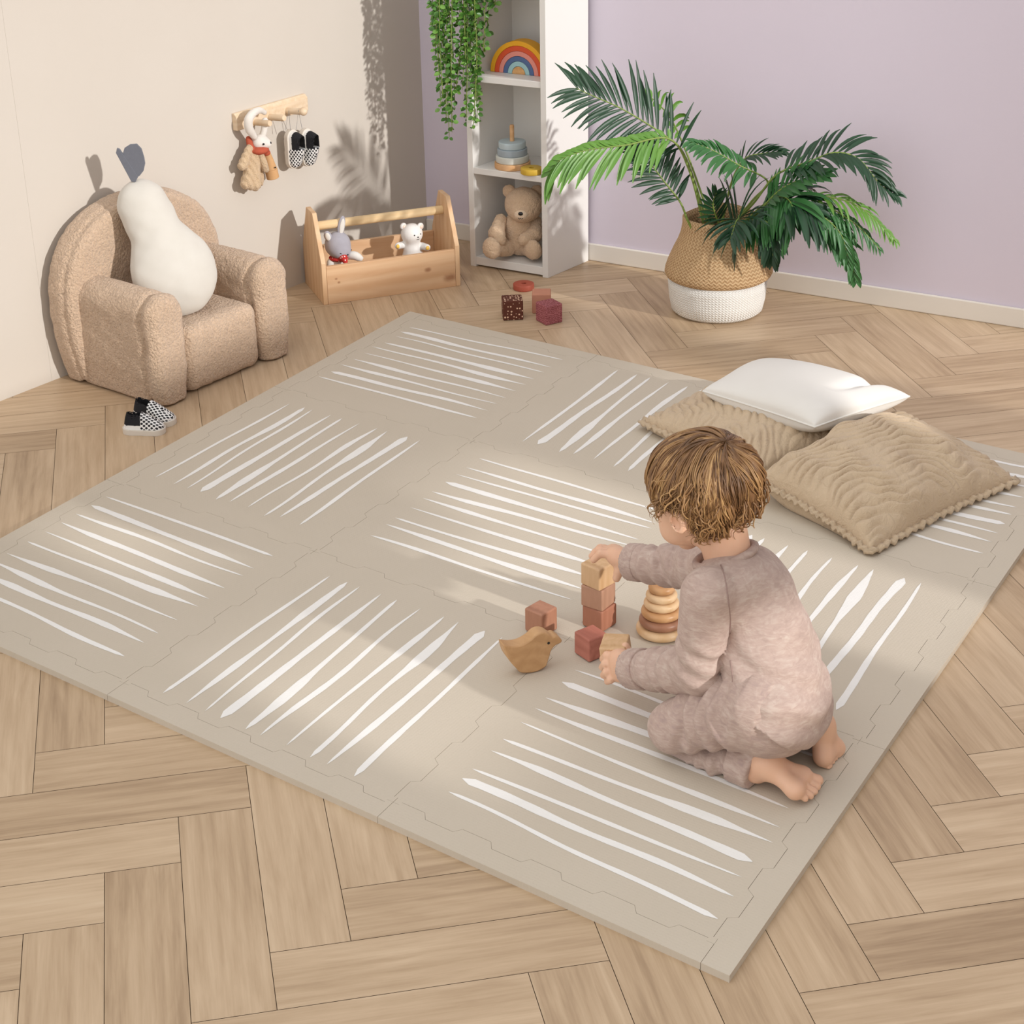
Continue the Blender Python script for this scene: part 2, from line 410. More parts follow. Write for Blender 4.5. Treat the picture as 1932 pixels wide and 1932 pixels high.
# printed stroke ends in the photo's pixels -> mat coordinates;  (x0,y0,x1,y1, widths in mm)
T_ = {}
def tr(key, ox, oy, sc, rows): T_[key] = [(ox+a*sc, oy+b_*sc, ox+c*sc, oy+d*sc, w_) for a, b_, c, d, w_ in rows]
tr((1, 2), 280, 1040, .3727, [(70, 718, 988, 74, (8, 10, 9, 5)), (180, 778, 1080, 103, (4, 15, 9, 17, 11)), (278, 812, 1132, 126, (4, 7, 8, 9, 4)), (365, 845, 1250, 163, (19, 18, 14, 13, 4)), (478, 915, 1342, 186, (9, 21, 10, 9, 7)), (568, 936, 1435, 245, (4, 13, 12, 8, 3)), (697, 982, 1553, 283, (4, 7, 9, 15, 5)), (800, 1058, 1643, 300, (10, 9, 9, 21, 3)), (906, 1080, 1765, 352, (5, 14, 12, 15, 19)), (1043, 1140, 1855, 380, (12, 12, 9, 9, 4))])
tr((0, 1), 280, 730, .2847, [(45, 600, 1005, 74, (4, 8, 8, 9, 3)), (162, 645, 1112, 93, (4, 12, 10, 17, 11)), (252, 672, 1150, 113, (4, 7, 8, 9, 4)), (345, 695, 1268, 150, (19, 18, 14, 13, 4)), (447, 746, 1358, 163, (9, 21, 10, 9, 7)), (537, 763, 1450, 208, (4, 13, 12, 8, 3)), (660, 798, 1570, 238, (4, 7, 9, 15, 5)), (765, 856, 1660, 247, (6, 9, 9, 22, 3)), (870, 863, 1778, 290, (5, 14, 12, 15, 19)), (998, 915, 1860, 312, (6, 11, 9, 9, 4))])
tr((1, 0), 960, 680, .2277, [(118, 675, 952, 50, (3, 9, 9, 11, 5)), (240, 695, 1105, 88, (20, 16, 13, 13, 7)), (400, 768, 1212, 107, (9, 22, 9, 9, 7)), (528, 775, 1365, 145, (6, 15, 9, 8, 3)), (693, 820, 1515, 180, (3, 9, 10, 15, 7)), (852, 888, 1660, 190, (6, 9, 10, 21, 8)), (990, 915, 1790, 225, (9, 12, 14, 18, 16)), (1140, 945, 1920, 262, (4, 9, 8, 7, 4)), (1290, 975, 2050, 300, (8, 17, 9, 15, 4)), (1430, 1000, 2190, 330, (5, 9, 9, 9, 6))])
tr((2, 2), 800, 1230, .3727, [(80, 690, 1490, 1350, (7, 8, 9, 10, 10)), (152, 622, 1572, 1235, (18, 17, 12, 13, 6)), (212, 578, 1610, 1140, (6, 9, 9, 8, 3)), (298, 482, 1665, 1060, (4, 16, 11, 15, 19)), (333, 415, 1780, 970, (8, 9, 9, 20, 3)), (450, 343, 1800, 892, (4, 7, 9, 13, 3)), (518, 265, 1850, 790, (4, 12, 12, 10, 4)), (545, 203, 1905, 705, (5, 18, 14, 12, 8)), (645, 135, 1990, 640, (17, 16, 14, 12, 4)), (735, 85, 2060, 560, (4, 8, 9, 9, 6))])
tr((0, 2), 0, 900, .2899, [(665, 118, 1810, 520, (5, 8, 9, 9, 8)), (565, 174, 1678, 606, (13, 16, 12, 15, 3)), (465, 228, 1603, 652, (5, 12, 10, 7, 4)), (368, 285, 1480, 733, (4, 15, 13, 15, 4)), (272, 347, 1405, 810, (3, 8, 9, 16, 3)), (150, 410, 1330, 862, (6, 7, 10, 19, 3)), (22, 483, 1180, 938, (3, 16, 8, 8, 3)), (-110, 525, 1072, 1035, (4, 17, 9, 7, 5)), (-210, 590, 985, 1092, (5, 17, 10, 15, 4)), (-300, 657, 865, 1197, (6, 9, 9, 12, 8))])
tr((0, 0), 580, 600, .2743, [(700, 65, 1797, 298, (5, 7, 8, 7, 5)), (640, 96, 1718, 350, (12, 18, 11, 11, 3)), (605, 127, 1682, 387, (3, 7, 8, 7, 5)), (535, 170, 1603, 430, (8, 12, 13, 21, 3)), (445, 195, 1540, 470, (5, 8, 10, 19, 3)), (390, 240, 1495, 517, (3, 6, 10, 18, 3)), (315, 283, 1395, 557, (4, 16, 10, 8, 3)), (220, 318, 1357, 607, (4, 15, 9, 7, 3)), (165, 368, 1262, 640, (15, 16, 13, 13, 3)), (75, 402, 1208, 700, (5, 9, 9, 11, 6))])
tr((1, 1), 660, 830, .3106, [(725, 95, 1930, 445, (5, 8, 9, 8, 5)), (640, 148, 1860, 505, (4, 11, 11, 16, 4)), (590, 193, 1850, 545, (3, 8, 8, 9, 5)), (528, 240, 1800, 620, (15, 17, 13, 12, 4)), (430, 293, 1760, 660, (5, 16, 12, 10, 4)), (390, 337, 1640, 725, (4, 14, 9, 8, 4)), (328, 398, 1570, 785, (3, 8, 12, 16, 3)), (208, 452, 1510, 850, (6, 8, 11, 19, 3)), (165, 497, 1480, 930, (5, 14, 12, 17, 4)), (65, 560, 1395, 985, (6, 11, 9, 8, 3))])
tr((2, 0), 1380, 850, .2857, [(1480, 20, 2060, 130, (5, 9, 9, 9, 5)), (1480, 85, 2040, 200, (5, 17, 10, 14, 5)), (1300, 110, 1990, 250, (5, 12, 11, 11, 4)), (1200, 160, 1960, 318, (5, 12, 12, 14, 4)), (1040, 180, 1900, 383, (5, 9, 9, 10, 4)), (960, 240, 1890, 433, (5, 9, 9, 13, 6)), (880, 270, 1830, 496, (5, 12, 10, 18, 15)), (800, 310, 1785, 552, (4, 9, 10, 9, 4)), (700, 335, 1755, 612, (4, 14, 10, 15, 4)), (620, 390, 1690, 690, (4, 8, 9, 8, 6))])
tr((2, 1), 1380, 850, .2857, [(690, 1712, 1305, 808, (13, 12, 9, 8, 5)), (525, 1610, 1183, 775, (5, 14, 14, 15, 19)), (395, 1560, 1005, 708, (6, 9, 10, 24, 6)), (240, 1430, 880, 705, (4, 9, 10, 14, 5)), (120, 1350, 718, 645, (4, 12, 11, 8, 5)), (10, 1230, 568, 590, (9, 20, 10, 8, 7)), (-130, 1130, 435, 560, (18, 16, 14, 16, 4)), (-260, 1090, 275, 515, (4, 7, 8, 13, 8)), (-380, 1040, 205, 490, (5, 15, 10, 17, 12)), (-470, 960, 120, 470, (9, 10, 9, 9, 5))])
def stroke(b, P0, P1, wd, z, seed):
    rg = random.Random(seed); d = P1-P0; L = np.linalg.norm(d); d = d/L; n = V([-d[1], d[0], 0]); N = 26; w1, w2 = rg.uniform(-1, 1), rg.uniform(-1, 1); ph = rg.uniform(0, 6)
    VV = []
    for k in range(N+1):
        s = k/N; x = s*(len(wd)-1); i = min(int(x), len(wd)-2); fr = x-i; fr = fr*fr*(3-2*fr)
        wk = (wd[i]*(1-fr)+wd[i+1]*fr)*.001*(1+.05*math.sin(k*1.7+ph))
        e = min(s, 1-s)*L/.008
        if e < 1: wk *= math.sqrt(max(0, 1-(1-e)**2))*.9+.1
        wob = .0022*(w1*math.sin(math.pi*2*s+ph)+w2*math.sin(math.pi*3.3*s))
        c = P0+d*(L*s)+n*wob; VV += [c+n*wk/2+V([0, 0, z]), c-n*wk/2+V([0, 0, z])]
    b.add(VV, [(2*k, 2*k+1, 2*k+3, 2*k+2) for k in range(N)], 1)
TL_ = {(0, 0): 'beige foam mat tile in the far corner, nearest the toolbox', (1, 0): 'beige foam mat tile on the far edge, between the corner tile and the cushions', (2, 0): 'beige foam mat tile mostly under the brown cushions',
       (0, 1): 'beige foam mat tile on the left edge, nearest the checked shoes on the floor', (1, 1): 'beige foam mat tile in the middle of the mat, in front of the block tower', (2, 1): 'beige foam mat tile on the right edge, behind the child\'s back',
       (0, 2): 'beige foam mat tile at the left, cut by the photo\'s edge', (1, 2): 'beige foam mat tile on the front edge, left of the wooden bird', (2, 2): 'beige foam mat tile at the front corner, under the kneeling child'}
for (i, j), lab in TL_.items():
    P = [M_(u, v) for u, v in tile_outline(i, j)]
    b = MB(); b.prism([p+V([0, 0, MT]) for p in P], V([0, 0, -MT]), 0)
    for k, (x0, y0, x1, y1, w_) in enumerate(T_[(i, j)]):
        a, c = U(x0, y0, MT), U(x1, y1, MT); (ua, va), (uc, vc) = M_inv(a), M_inv(c)
        u0, u1, v0, v1 = i+.10, i+.90, j+.10, j+.90
        def cl(u, v): return min(max(u, u0), u1), min(max(v, v0), v1)
        a = M_(*cl(ua, va)); c = M_(*cl(uc, vc)); stroke(b, a, c, w_, MT+.0004, i*100+j*30+k)
    tag(b.build('foam_tile', [M_FOAM, M_PRINT]), lab, 'play mat', 'foam play mat tiles')
def strip(side, k, lab):
    a, c = k, k+1; lo = side in 'LB'; x = BR if lo else 3-BR; o = 0 if lo else 3; g = -G if lo else G; e = .02
    a_, c_ = (BR if k == 0 else a), (3-BR if k == 2 else c)
    s = seam(x, a_, c_, 0, g); s = [(min(max(p, a_+e), c_-e), q) for p, q in s]
    if side in 'LR':                      # side strips run on to the mat's corners
        a0 = 0 if k == 0 else a_+G; c0 = 3 if k == 2 else c_-G
    else: a0, c0 = a_+G, c_-G
    P = [(a0, o), (a0, x+g), (s[0][0], x+g)]+s+[(s[-1][0], x+g), (c0, x+g), (c0, o)]
    if side in 'LR': P = [(q, p) for p, q in P]
    P = [M_(u, v) for u, v in P]
    b = MB(); b.prism([p+V([0, 0, MT]) for p in P], V([0, 0, -MT]), 0)
    tag(b.build('mat_edge_strip', M_FOAM), lab, 'mat edge', 'foam mat edge strips')
for side, nm in (('L', 'left'), ('R', 'right'), ('B', 'far'), ('F', 'front')):
    for k in range(3):
        pos = {'L': ['at the far end, by the toolbox', 'in the middle, by the checked shoes', 'at the near end, cut by the photo\'s edge'],
               'R': ['at the far end, beside the brown cushion', 'in the middle, behind the child\'s back', 'at the near end, beside the child\'s feet'],
               'B': ['at the corner below the toy blocks on the floor', 'in the middle, left of the cushions', 'behind the brown cushions'],
               'F': ['at the left, by the photo\'s edge', 'in the middle, between the two open joints', 'at the right, ending in the front corner']}[side][k]
        strip(side, k, 'foam mat\'s %s edge strip, %s' % (nm, pos))
# ------------------------------------------------------------ armchair by the left wall
M_TEDF = fleece('armchair_fleece', '#dabfa5', '#bb9c7e', 140, .0065, .9)
def on_edges(o, w=.01, seg=3):
    b = o.modifiers.new('bevel', 'BEVEL'); b.width = w; b.segments = seg; b.limit_method = 'ANGLE'
def fuzz(P, a=.0022): return nz(P, 480, 1)*a*.45+nz(P, 260, 3)*a*.3+nz(P, 80, 2)*a*.45
def armchair():
    # local frame: x out of the chair's front, y along the wall away from the camera
    O_ = V([-.105, -.605, 0]); rz = math.radians(-2); e = empty('armchair', O_, rz, 'small rounded armchair covered in tan teddy fleece, against the cream wall', 'armchair')
    def back(P):
        y, z, x = P[:, 1], P[:, 2], P[:, 0]
        w_ = .262*np.where(z < .2, 1-.13*((.2-z)/.2)**2, 1); zz = (z-.2)/.236
        d = np.where(z > .2, (np.abs(y/.262)**2.3+np.abs(zz)**2.3)**(1/2.3), np.abs(y)/w_)
        d2 = (d-1)*.25; dx = np.abs(x+.298)-.050
        q = np.stack([d2+.03, dx+.03], 1)
        s = np.linalg.norm(np.maximum(q, 0), axis=1)+np.minimum(q.max(1), 0)-.03
        s = np.maximum(s, .005-z)
        return s-fuzz(P)+.006*np.exp(-(((x+.275)/.0075)**2))
    sdf_obj('backrest', back, (-.40, -.30, -.01), (-.23, .30, .49), .006, M_TEDF, e)
    def arm(sg):
        def f(P):
            x, y, z = P[:, 0], P[:, 1]-sg*.178, P[:, 2]
            top = .275-.02*np.clip((-x)/.25, 0, 1)*0+(.0 if sg < 0 else -.01)
            yy = y*sg
            q = np.stack([np.abs(yy-.0)-(.055-.03*0), np.abs(z-top/2)-(top/2-.0)], 1)+.052
            d = np.linalg.norm(np.maximum(q, 0), axis=1)+np.minimum(q.max(1), 0)-.052
            d = np.where(z < .15, np.abs(yy)-.055, d)+.006*np.maximum(0, (.08-z)/.08)*2
            dx = np.abs(x+.135)-.150
            k = np.stack([d+.028, dx+.028], 1)
            s = np.linalg.norm(np.maximum(k, 0), axis=1)+np.minimum(k.max(1), 0)-.028
            s = np.maximum(s, .004-z)
            return s-fuzz(P)+.009*np.exp(-((x+.030+.004*np.sin(z*70)+.004*np.sin(z*31))/.0075)**2)
        return f
    for sg in (-1, 1):
        sdf_obj('armrest', arm(sg), (-.30, sg*.178-.08, -.01), (.03, sg*.178+.08, .30), .0055, M_TEDF, e)
    def seat(P): return np.maximum(rbox(P, (-.14, 0, .083), (.145, .126, .085), .03), .004-P[:, 2])-fuzz(P)
    sdf_obj('seat', seat, (-.30, -.15, -.01), (.03, .15, .19), .0055, M_TEDF, e)
armchair()
# ------------------------------------------------------------ pear cushion
M_PEAR = plain('pear_cotton', '#d0cbc2', .9, '#c9c3b9', 30, 900, .25, .0006, sheen=.2); M_GFELT = plain('grey_felt', '#6b6d76', .95, '#61636c', 200, 700, .3, .0008, sheen=.2)
def pear():
    P0 = U(325, 505, .280); b1 = P0; b2 = PD(272, 392, P0, .045)
    loc = b1.copy(); loc[2] = 0
    e = empty('pear_cushion', loc, 0, 'off-white pear-shaped cushion leaning in the tan armchair', 'cushion')
    a, c = b1-loc, b2-loc; ax = (c-a)/np.linalg.norm(c-a)
    M = frame(V([.88, -.42, .12]), ax); M = np.array([np.cross(ax, M[1])*-1, M[1]-ax*(M[1]@ax), ax]); M[1] /= np.linalg.norm(M[1]); M[0] = np.cross(M[1], M[2])
    def f(P):
        q = (P-a)@M.T
        d1 = ell(q, (0, 0, -.01), (.106, .064, .112)); d2 = ell(q, (0, 0, np.linalg.norm(c-a)), (.064, .050, .072))
        return smin(.085, d1, d2)+.0012*nz(P, 60, 2)
    sdf_obj('body', f, np.minimum(a, c)-.15, np.maximum(a, c)+.15, .005, M_PEAR, e)
    tip = a+M[2]*(np.linalg.norm(c-a)+.066)
    L0 = PD(254, 341, P0, .045)-loc
    def felt(nm, pts, th):
        q = [PD(x, y, P0, .045)-loc for x, y in pts]; n = DH*th
        b = MB(); b.prism([p-n/2 for p in q], n); b.build(nm, M_GFELT, e, bevel=.001)
    felt('stem', [(248, 342), (219, 288), (221, 279), (226, 281), (261, 333), (256, 343)], .008)
    felt('leaf', [(253, 338), (234, 303), (232, 289), (235, 279), (246, 272), (258, 271), (267, 280), (272, 296), (274, 308), (271, 322), (264, 331)], .006)
pear()
# ------------------------------------------------------------ slip-on shoes
M_SOLE = plain('shoe_sole', '#d8cfc3', .7); M_SHW = plain('shoe_white', '#ebe9e6', .8, bscale=900, bstr=.2); M_SHK = plain('shoe_black', '#17171c', .85)
def checks(name, sc=.0085):
    t = NT(name); t.rough(.8); v = t.coords('Object'); sp = t.n('SeparateXYZ'); t.l(v, sp.inputs[0]); cb = t.n('CombineXYZ')
    t.l(t.math('MULTIPLY', sp.outputs[0], 1/sc), cb.inputs[0]); t.l(t.math('MULTIPLY', t.math('SUBTRACT', t.math('ABSOLUTE', sp.outputs[1]), sp.outputs[2]), 1/sc), cb.inputs[1])
    mp = t.n('Mapping'); mp.inputs['Rotation'].default_value = (0, 0, .78); t.l(cb.outputs[0], mp.inputs[0]); v = mp.outputs[0]; vo = t.n('TexVoronoi'); vo.inputs['Randomness'].default_value = .12; vo.inputs['Scale'].default_value = 1
    vo.voronoi_dimensions = '2D'; t.l(v, vo.inputs['Vector'])
    t.col(t.mix(t.math('LESS_THAN', vo.outputs['Distance'], .37), '#ecebea', '#121218')); return t.m
M_CHK = checks('shoe_checks')
def make_shoe(parent, L=.105, s=1.0):
    # local: x toe direction, z up; built under parent
    def prof(x):      # half width and height along the shoe
        t = x/L; return .5*L*.40*(1-.22*np.abs(2*t-1.2)**2.0)
    W = .021*L/.105
    def plan(P, grow=0.):
        x = P[:, 0]; y = P[:, 1]
        a = np.stack([np.maximum(np.abs(x-L/2)-(L/2-.024), 0), y], 1)
        t = x/L; ww = .0215*(1+.12*(t-.5)*2)*L/.105
        return np.hypot(a[:, 0], np.abs(y))*1.0-ww-grow if False else np.hypot(np.maximum(np.abs(x-L/2)-(L/2-ww), 0), y)-ww-grow
    sole = lambda P: np.maximum(plan(P, .0015), np.abs(P[:, 2]-.0065)-.0065)-.0008
    sdf_obj('sole', sole, (-.01, -.04, -.004), (L+.01, .04, .02), .0016, M_SOLE, parent)
    def hgt_(x): t = np.clip(x/L, 0, 1); return .047*np.where(t < .45, 1-.10*t, .955*np.clip(1-(t-.45)/.62, 0, 1)**.62)+.006
    def vamp(P):
        x, y, z = P[:, 0], P[:, 1], P[:, 2]; h = hgt_(x); pl = plan(P, -.001)
        d = np.maximum(pl+.012*np.maximum(0, z/.05)**2*.8, z-h*(1-.35*(y/.022)**2)); return np.maximum(d*.8, .006-z)
    inner = lambda P: np.maximum(plan(P, -.0035)+.008*np.maximum(0, P[:, 2]/.05)**2, .010-P[:, 2])
    up = lambda P: np.maximum(np.maximum(vamp(P), P[:, 0]-L*.50), -np.maximum(inner(P), P[:, 0]-L*.56))
    sdf_obj('quarter', up, (-.01, -.04, -.004), (L*.55, .04, .065), .0014, [M_SHW, M_SHK], parent,
            mi=lambda c: ((c[:, 2] > .033) | ((plan(c, -.0030)) < 0)).astype(int))
    sdf_obj('toe_cap', lambda P: np.maximum(vamp(P)-.0006, L*.46-P[:, 0]), (L*.4, -.04, -.004), (L+.01, .04, .065), .0014, M_CHK, parent)
def floor_shoe(a, b, lab):
    d = b-a; e = empty('slip_on_shoe', (a[0], a[1], 0), math.atan2(d[1], d[0]), lab, 'shoe', 'checked baby shoes on the floor'); make_shoe(e, np.linalg.norm(d)); return e
s1 = floor_shoe(U(234, 812, .004), U(311, 813, .004), 'black and white checked baby shoe on the floor, nearer the camera')
floor_shoe(U(255, 783, .004), U(327, 799, .004), 'black and white checked baby shoe on the floor, nearer the armchair')
# ------------------------------------------------------------ peg rail and what hangs on it
M_BEECH = wood('beech', '#e4cfb4', '#d6b996', (0, 1, 0), 60, .5, 10); M_PINE = wood('pine', '#e2c09a', '#cda078', (1, 0, 0), 24, .5, 9)
M_DOWEL = wood('dowel', '#e6cba0', '#d8b583', (1, 0, 0), 60, .5, 12); M_CORD = plain('cord', '#a9a6a6', .8)
M_PLW = plain('plush_white', '#e2dcd5', .95, '#dad2c8', 60, 500, .4, .001, sheen=.2); M_RUST = plain('rust_cotton', '#b8573c', .9, '#a84c34', 80, 600, .3); M_EYE = plain('black_bead', '#0b0b0d', .25)
M_RIB = fleece('ribbed_beige', '#dcc3a4', '#b9986f', 220, .003, .8); M_TAN = plain('tan_cotton', '#d3a878', .85, '#c39464', 60, 500, .2)
RZ = math.atan2(TL[1], TL[0])             # local x runs along the wall away from the camera, -y into the room
def rail():
    a = WL(438, 230); L = float((WL(573, 201)-a)@TL); zc = a[2]
    e = empty('peg_rail', (a[0], a[1], zc), RZ, 'beech peg rail on the cream wall, holding the bunny comforter and small shoes', 'peg rail')
    b = MB(); h = .023
    b.prism([V([0, 0, -h]), V([0, -.018, -h]), V([0.0, -.018, h*.6]), V([0, -.010, h]), V([0, 0, h])], V([L, 0, 0])); b.build('board', M_BEECH, e, bevel=.002)
    for (px, py), knob in (((482, 231), 0), ((509, 221), 0), ((542, 209), 1)):
        p = WL(px, py, .018); x = float((p-a)@TL); z = p[2]-zc
        b = MB(); b.tube([(x, -.015, z), (x, -.068, z+.004), (x, -.074, z+.005)], [.0088, .0088, .0078], 14)
        o = b.build('peg', M_BEECH, e, auto=.7)
        if knob: ball('knob', (x, -.080, z+.006), .0115, M_BEECH, o)
    return e
rail()
def comforter():
    P0 = WL(490, 270, .045); off = .045
    e = empty('bunny_comforter', P0, RZ, 'white-headed bunny comforter with rust scarf hanging from the peg rail', 'soft toy')
    def Q(px, py, o=.045):
        p = WL(px, py, o)-P0; return V([p@TL, p@-NL, p[2]])
    hd = Q(491, 268); k = .0034
    f = lambda P: smin(.008, ell(P, hd, (.024, .022, .021)), ell(P, Q(503, 271, .06), (.013, .014, .012)))
    h = sdf_obj('head', f, hd-.06, hd+.06, .002, M_PLW, e)
    ball('eye', Q(497.5, 272, .068), .0028, M_EYE, h); ball('nose', Q(510, 269.5, .071), .0036, M_EYE, h)
    b = MB(); b.tube(catmull([Q(481, 260), Q(470, 243, .05), Q(469, 226, .055), Q(478, 213, .055), Q(490, 208, .05), Q(500, 213, .045)], 5), [.008, .009, .010, .011, .012, .012, .012, .012, .012, .012, .012, .012, .011, .011, .011, .010, .010, .010, .009, .009, .009, .008, .008, .007, .007, .006][:26], 10)
    b.build('ear', M_PLW, h, smooth=True)
    b = MB(); b.tube(catmull([Q(494, 258), Q(498, 247, .05), Q(500, 236, .05), Q(500, 228, .05), Q(499, 222, .048)], 5), [.007]+[.009]*16+[.008, .007, .006, .004], 10); b.build('ear', M_PLW, h, smooth=True)
    sc = lambda P: np.maximum(np.abs(smin(.004, ell(P, Q(489, 282, .05), (.027, .025, .014)), cap(P, Q(474, 268, .03), Q(476, 285, .035), .010)))-.002, P[:, 2]-(Q(0, 276)[2]*0+hd[2]-.006+.25*(P[:, 0]-hd[0])))
    sc = lambda P: smin(.004, ell(P, Q(490, 283, .05), (.026, .025, .012)), cap(P, Q(469, 262, .03), Q(474, 282, .04), .008, .010), ell(P, Q(502, 288, .055), (.012, .012, .009)))
    sdf_obj('scarf', sc, hd-.08, hd+.08, .002, M_RUST, e)
    def cloth(P):
        q = smin(.010, cap(P, Q(478, 292, .04), Q(466, 345, .04), .013, .018), cap(P, Q(482, 292, .045), Q(480, 348, .045), .012, .018), cap(P, Q(488, 292, .04), Q(491, 344, .04), .012, .010), cap(P, Q(470, 280, .04), Q(458, 312, .04), .010, .014))
        return q+.0012*np.sin(P[:, 0]*420+P[:, 2]*160)
    sdf_obj('cloth_body', cloth, hd+V([-.10, -.05, -.16]), hd+V([.09, .05, .03]), .0024, M_RIB, e)
    b = MB(); b.tube([Q(492, 290, .06), Q(497, 305, .06), Q(501, 322, .06), Q(500, 325, .06)], [.008, .010, .011, .006], 10); b.build('arm', M_RIB, e, smooth=True)
    e2 = empty('wooden_rattle', Q(500, 300, .045)*0+WL(500, 296, .05), RZ, 'tan tube-shaped toy hanging behind the bunny comforter', 'soft toy')
    B0 = WL(500, 296, .05)
    def Q2(px, py, o=.05):
        p = WL(px, py, o)-B0; return V([p@TL, p@-NL, p[2]])
    b = MB(); b.tube([Q2(503, 290, .04), Q2(507, 302, .045), Q2(511, 318, .045)], [.011, .013, .0165], 18); b.build('sleeve', M_TAN, e2, auto=.8)
    b = MB(); b.tube([Q2(511, 319, .045), Q2(515, 336, .046)], [.018, .0175], 18); b.build('cuff', M_TAN, e2, auto=.8, bevel=.002)
    ball('eye', Q2(519.5, 316, .065), .0022, M_EYE, e2); e2.name = 'tube_toy'
comforter()
def hanging_shoe(top, toe, lab):
    pts = V([WL(*top, .03), WL(*toe, .03)]); c = pts[0]; L = float(np.linalg.norm(pts[1]-pts[0]))
    e = empty('hanging_shoe', c, 0, lab, 'shoe', 'checked baby shoes hung on the peg rail')
    x = (pts[1]-pts[0])/L; z = NL-x*(NL@x); z /= np.linalg.norm(z); y = np.cross(z, x)
    e.rotation_euler = Matrix([tuple(V([x, y, z])[:, i]) for i in range(3)]).to_euler()
    make_shoe(e, L)
    return e
ha = hanging_shoe((545, 245), (552, 315), 'black and white checked baby shoe hanging from the peg rail, nearer the bunny')
hb = hanging_shoe((572, 243), (579, 311), 'black and white checked baby shoe hanging from the peg rail, farther from the bunny')
for e, pk in ((ha, [((538, 246), (545, 208), (548, 246))]), (hb, [((559, 243), (563, 208), (570, 243))])):
    iv = e.rotation_euler.to_matrix().inverted(); o_ = V(e.location)
    for tri in pk:
        q = [WL(tri[0][0], tri[0][1], .05), WL(tri[1][0], tri[1][1], .07), WL(tri[2][0], tri[2][1], .055)]
        b = MB(); b.tube([V(iv@Vector(p-o_)) for p in q], .0008, 6); b.build('hanging_cord', M_CORD, e)
# ------------------------------------------------------------ wooden toolbox and its two toys
T0 = U(611, 576); T1 = U(869, 539); T2 = U(574, 534)
_x = (T1-T0); TBL = float(np.linalg.norm(_x)); _x /= TBL; TBZ = math.atan2(_x[1], _x[0]); _y = V([-_x[1], _x[0], 0]); TBW = float((T2-T0)@_y)
M_PINE2 = wood('pine_side', '#e3c29c', '#cfa47a', (0, 0, 1), 26, .5, 6)
def knots(name, base, spots):
    m = base.copy(); m.name = name; nt = m.node_tree; bs_ = nt.nodes['Principled BSDF']; src = bs_.inputs['Base Color'].links[0].from_socket
    tc = nt.nodes.new('ShaderNodeTexCoord')
    for (x, z, r, st) in spots:
        mp = nt.nodes.new('ShaderNodeMapping'); mp.inputs['Location'].default_value = (-x*st, 0, -z); mp.inputs['Scale'].default_value = (st, 0, 1); nt.links.new(tc.outputs['Object'], mp.inputs[0])
        nz_ = nt.nodes.new('ShaderNodeTexNoise'); nz_.inputs['Scale'].default_value = 60; nt.links.new(tc.outputs['Object'], nz_.inputs[0])
        ln = nt.nodes.new('ShaderNodeVectorMath'); ln.operation = 'LENGTH'; nt.links.new(mp.outputs[0], ln.inputs[0])
        ad = nt.nodes.new('ShaderNodeMath'); ad.operation = 'MULTIPLY_ADD'; nt.links.new(nz_.outputs['Fac'], ad.inputs[0]); ad.inputs[1].default_value = r*.9; nt.links.new(ln.outputs['Value'], ad.inputs[2])
        mr = nt.nodes.new('ShaderNodeMapRange'); mr.interpolation_type = 'SMOOTHSTEP'; nt.links.new(ad.outputs[0], mr.inputs[0])
        for i, v in zip((1, 2, 3, 4), (r*.6, r*1.8, .75, 0)): mr.inputs[i].default_value = v
        mx = nt.nodes.new('ShaderNodeMix'); mx.data_type = 'RGBA'; nt.links.new(mr.outputs[0], mx.inputs[0]); nt.links.new(src, mx.inputs[6]); mx.inputs[7].default_value = lin('#94603f'); src = mx.outputs[2]
    nt.links.new(src, bs_.inputs['Base Color']); return m
M_KNOT = knots('pine_knotted', M_PINE, [(.040, .071, .0035, .8), (.047, .060, .0038, .8), (.305, .060, .0075, .7), (.372, .028, .013, .55)])
def toolbox():
    e = empty('toolbox', T0, TBZ, 'open pine toolbox with a dowel handle, holding two small toys', 'toolbox')
    L, W, th, h = TBL, TBW, .013, .109
    b = MB(); b.box((.0135, .0005, 0), (L-.0135, th, h)); b.build('front_board', M_KNOT, e, bevel=.001)
    b = MB(); b.box((.0135, W-th, 0), (L-.0135, W-.0005, h)); b.build('back_board', M_PINE, e, bevel=.001)
    b = MB(); b.box((.0135, th+.0005, .004), (L-.0135, W-th-.0005, .014)); b.build('base_board', M_PINE, e)
    H = .245; m = W/2
    prof = [(0, 0), (W, 0), (W, h+.010), (m+.046, H-.022), (m+.034, H), (m-.034, H), (m-.046, H-.022), (0, h+.010)]
    for x in (0, L-.013):
        b = MB(); b.prism([V([x, y, z]) for y, z in prof], V([.013, 0, 0])); b.build('end_board', M_PINE2, e, bevel=.0012)
    b = MB(); b.tube([(.0135, m, .197), (L-.0135, m, .197)], .0125, 18); b.build('handle', M_DOWEL, e, auto=.6)
toolbox()

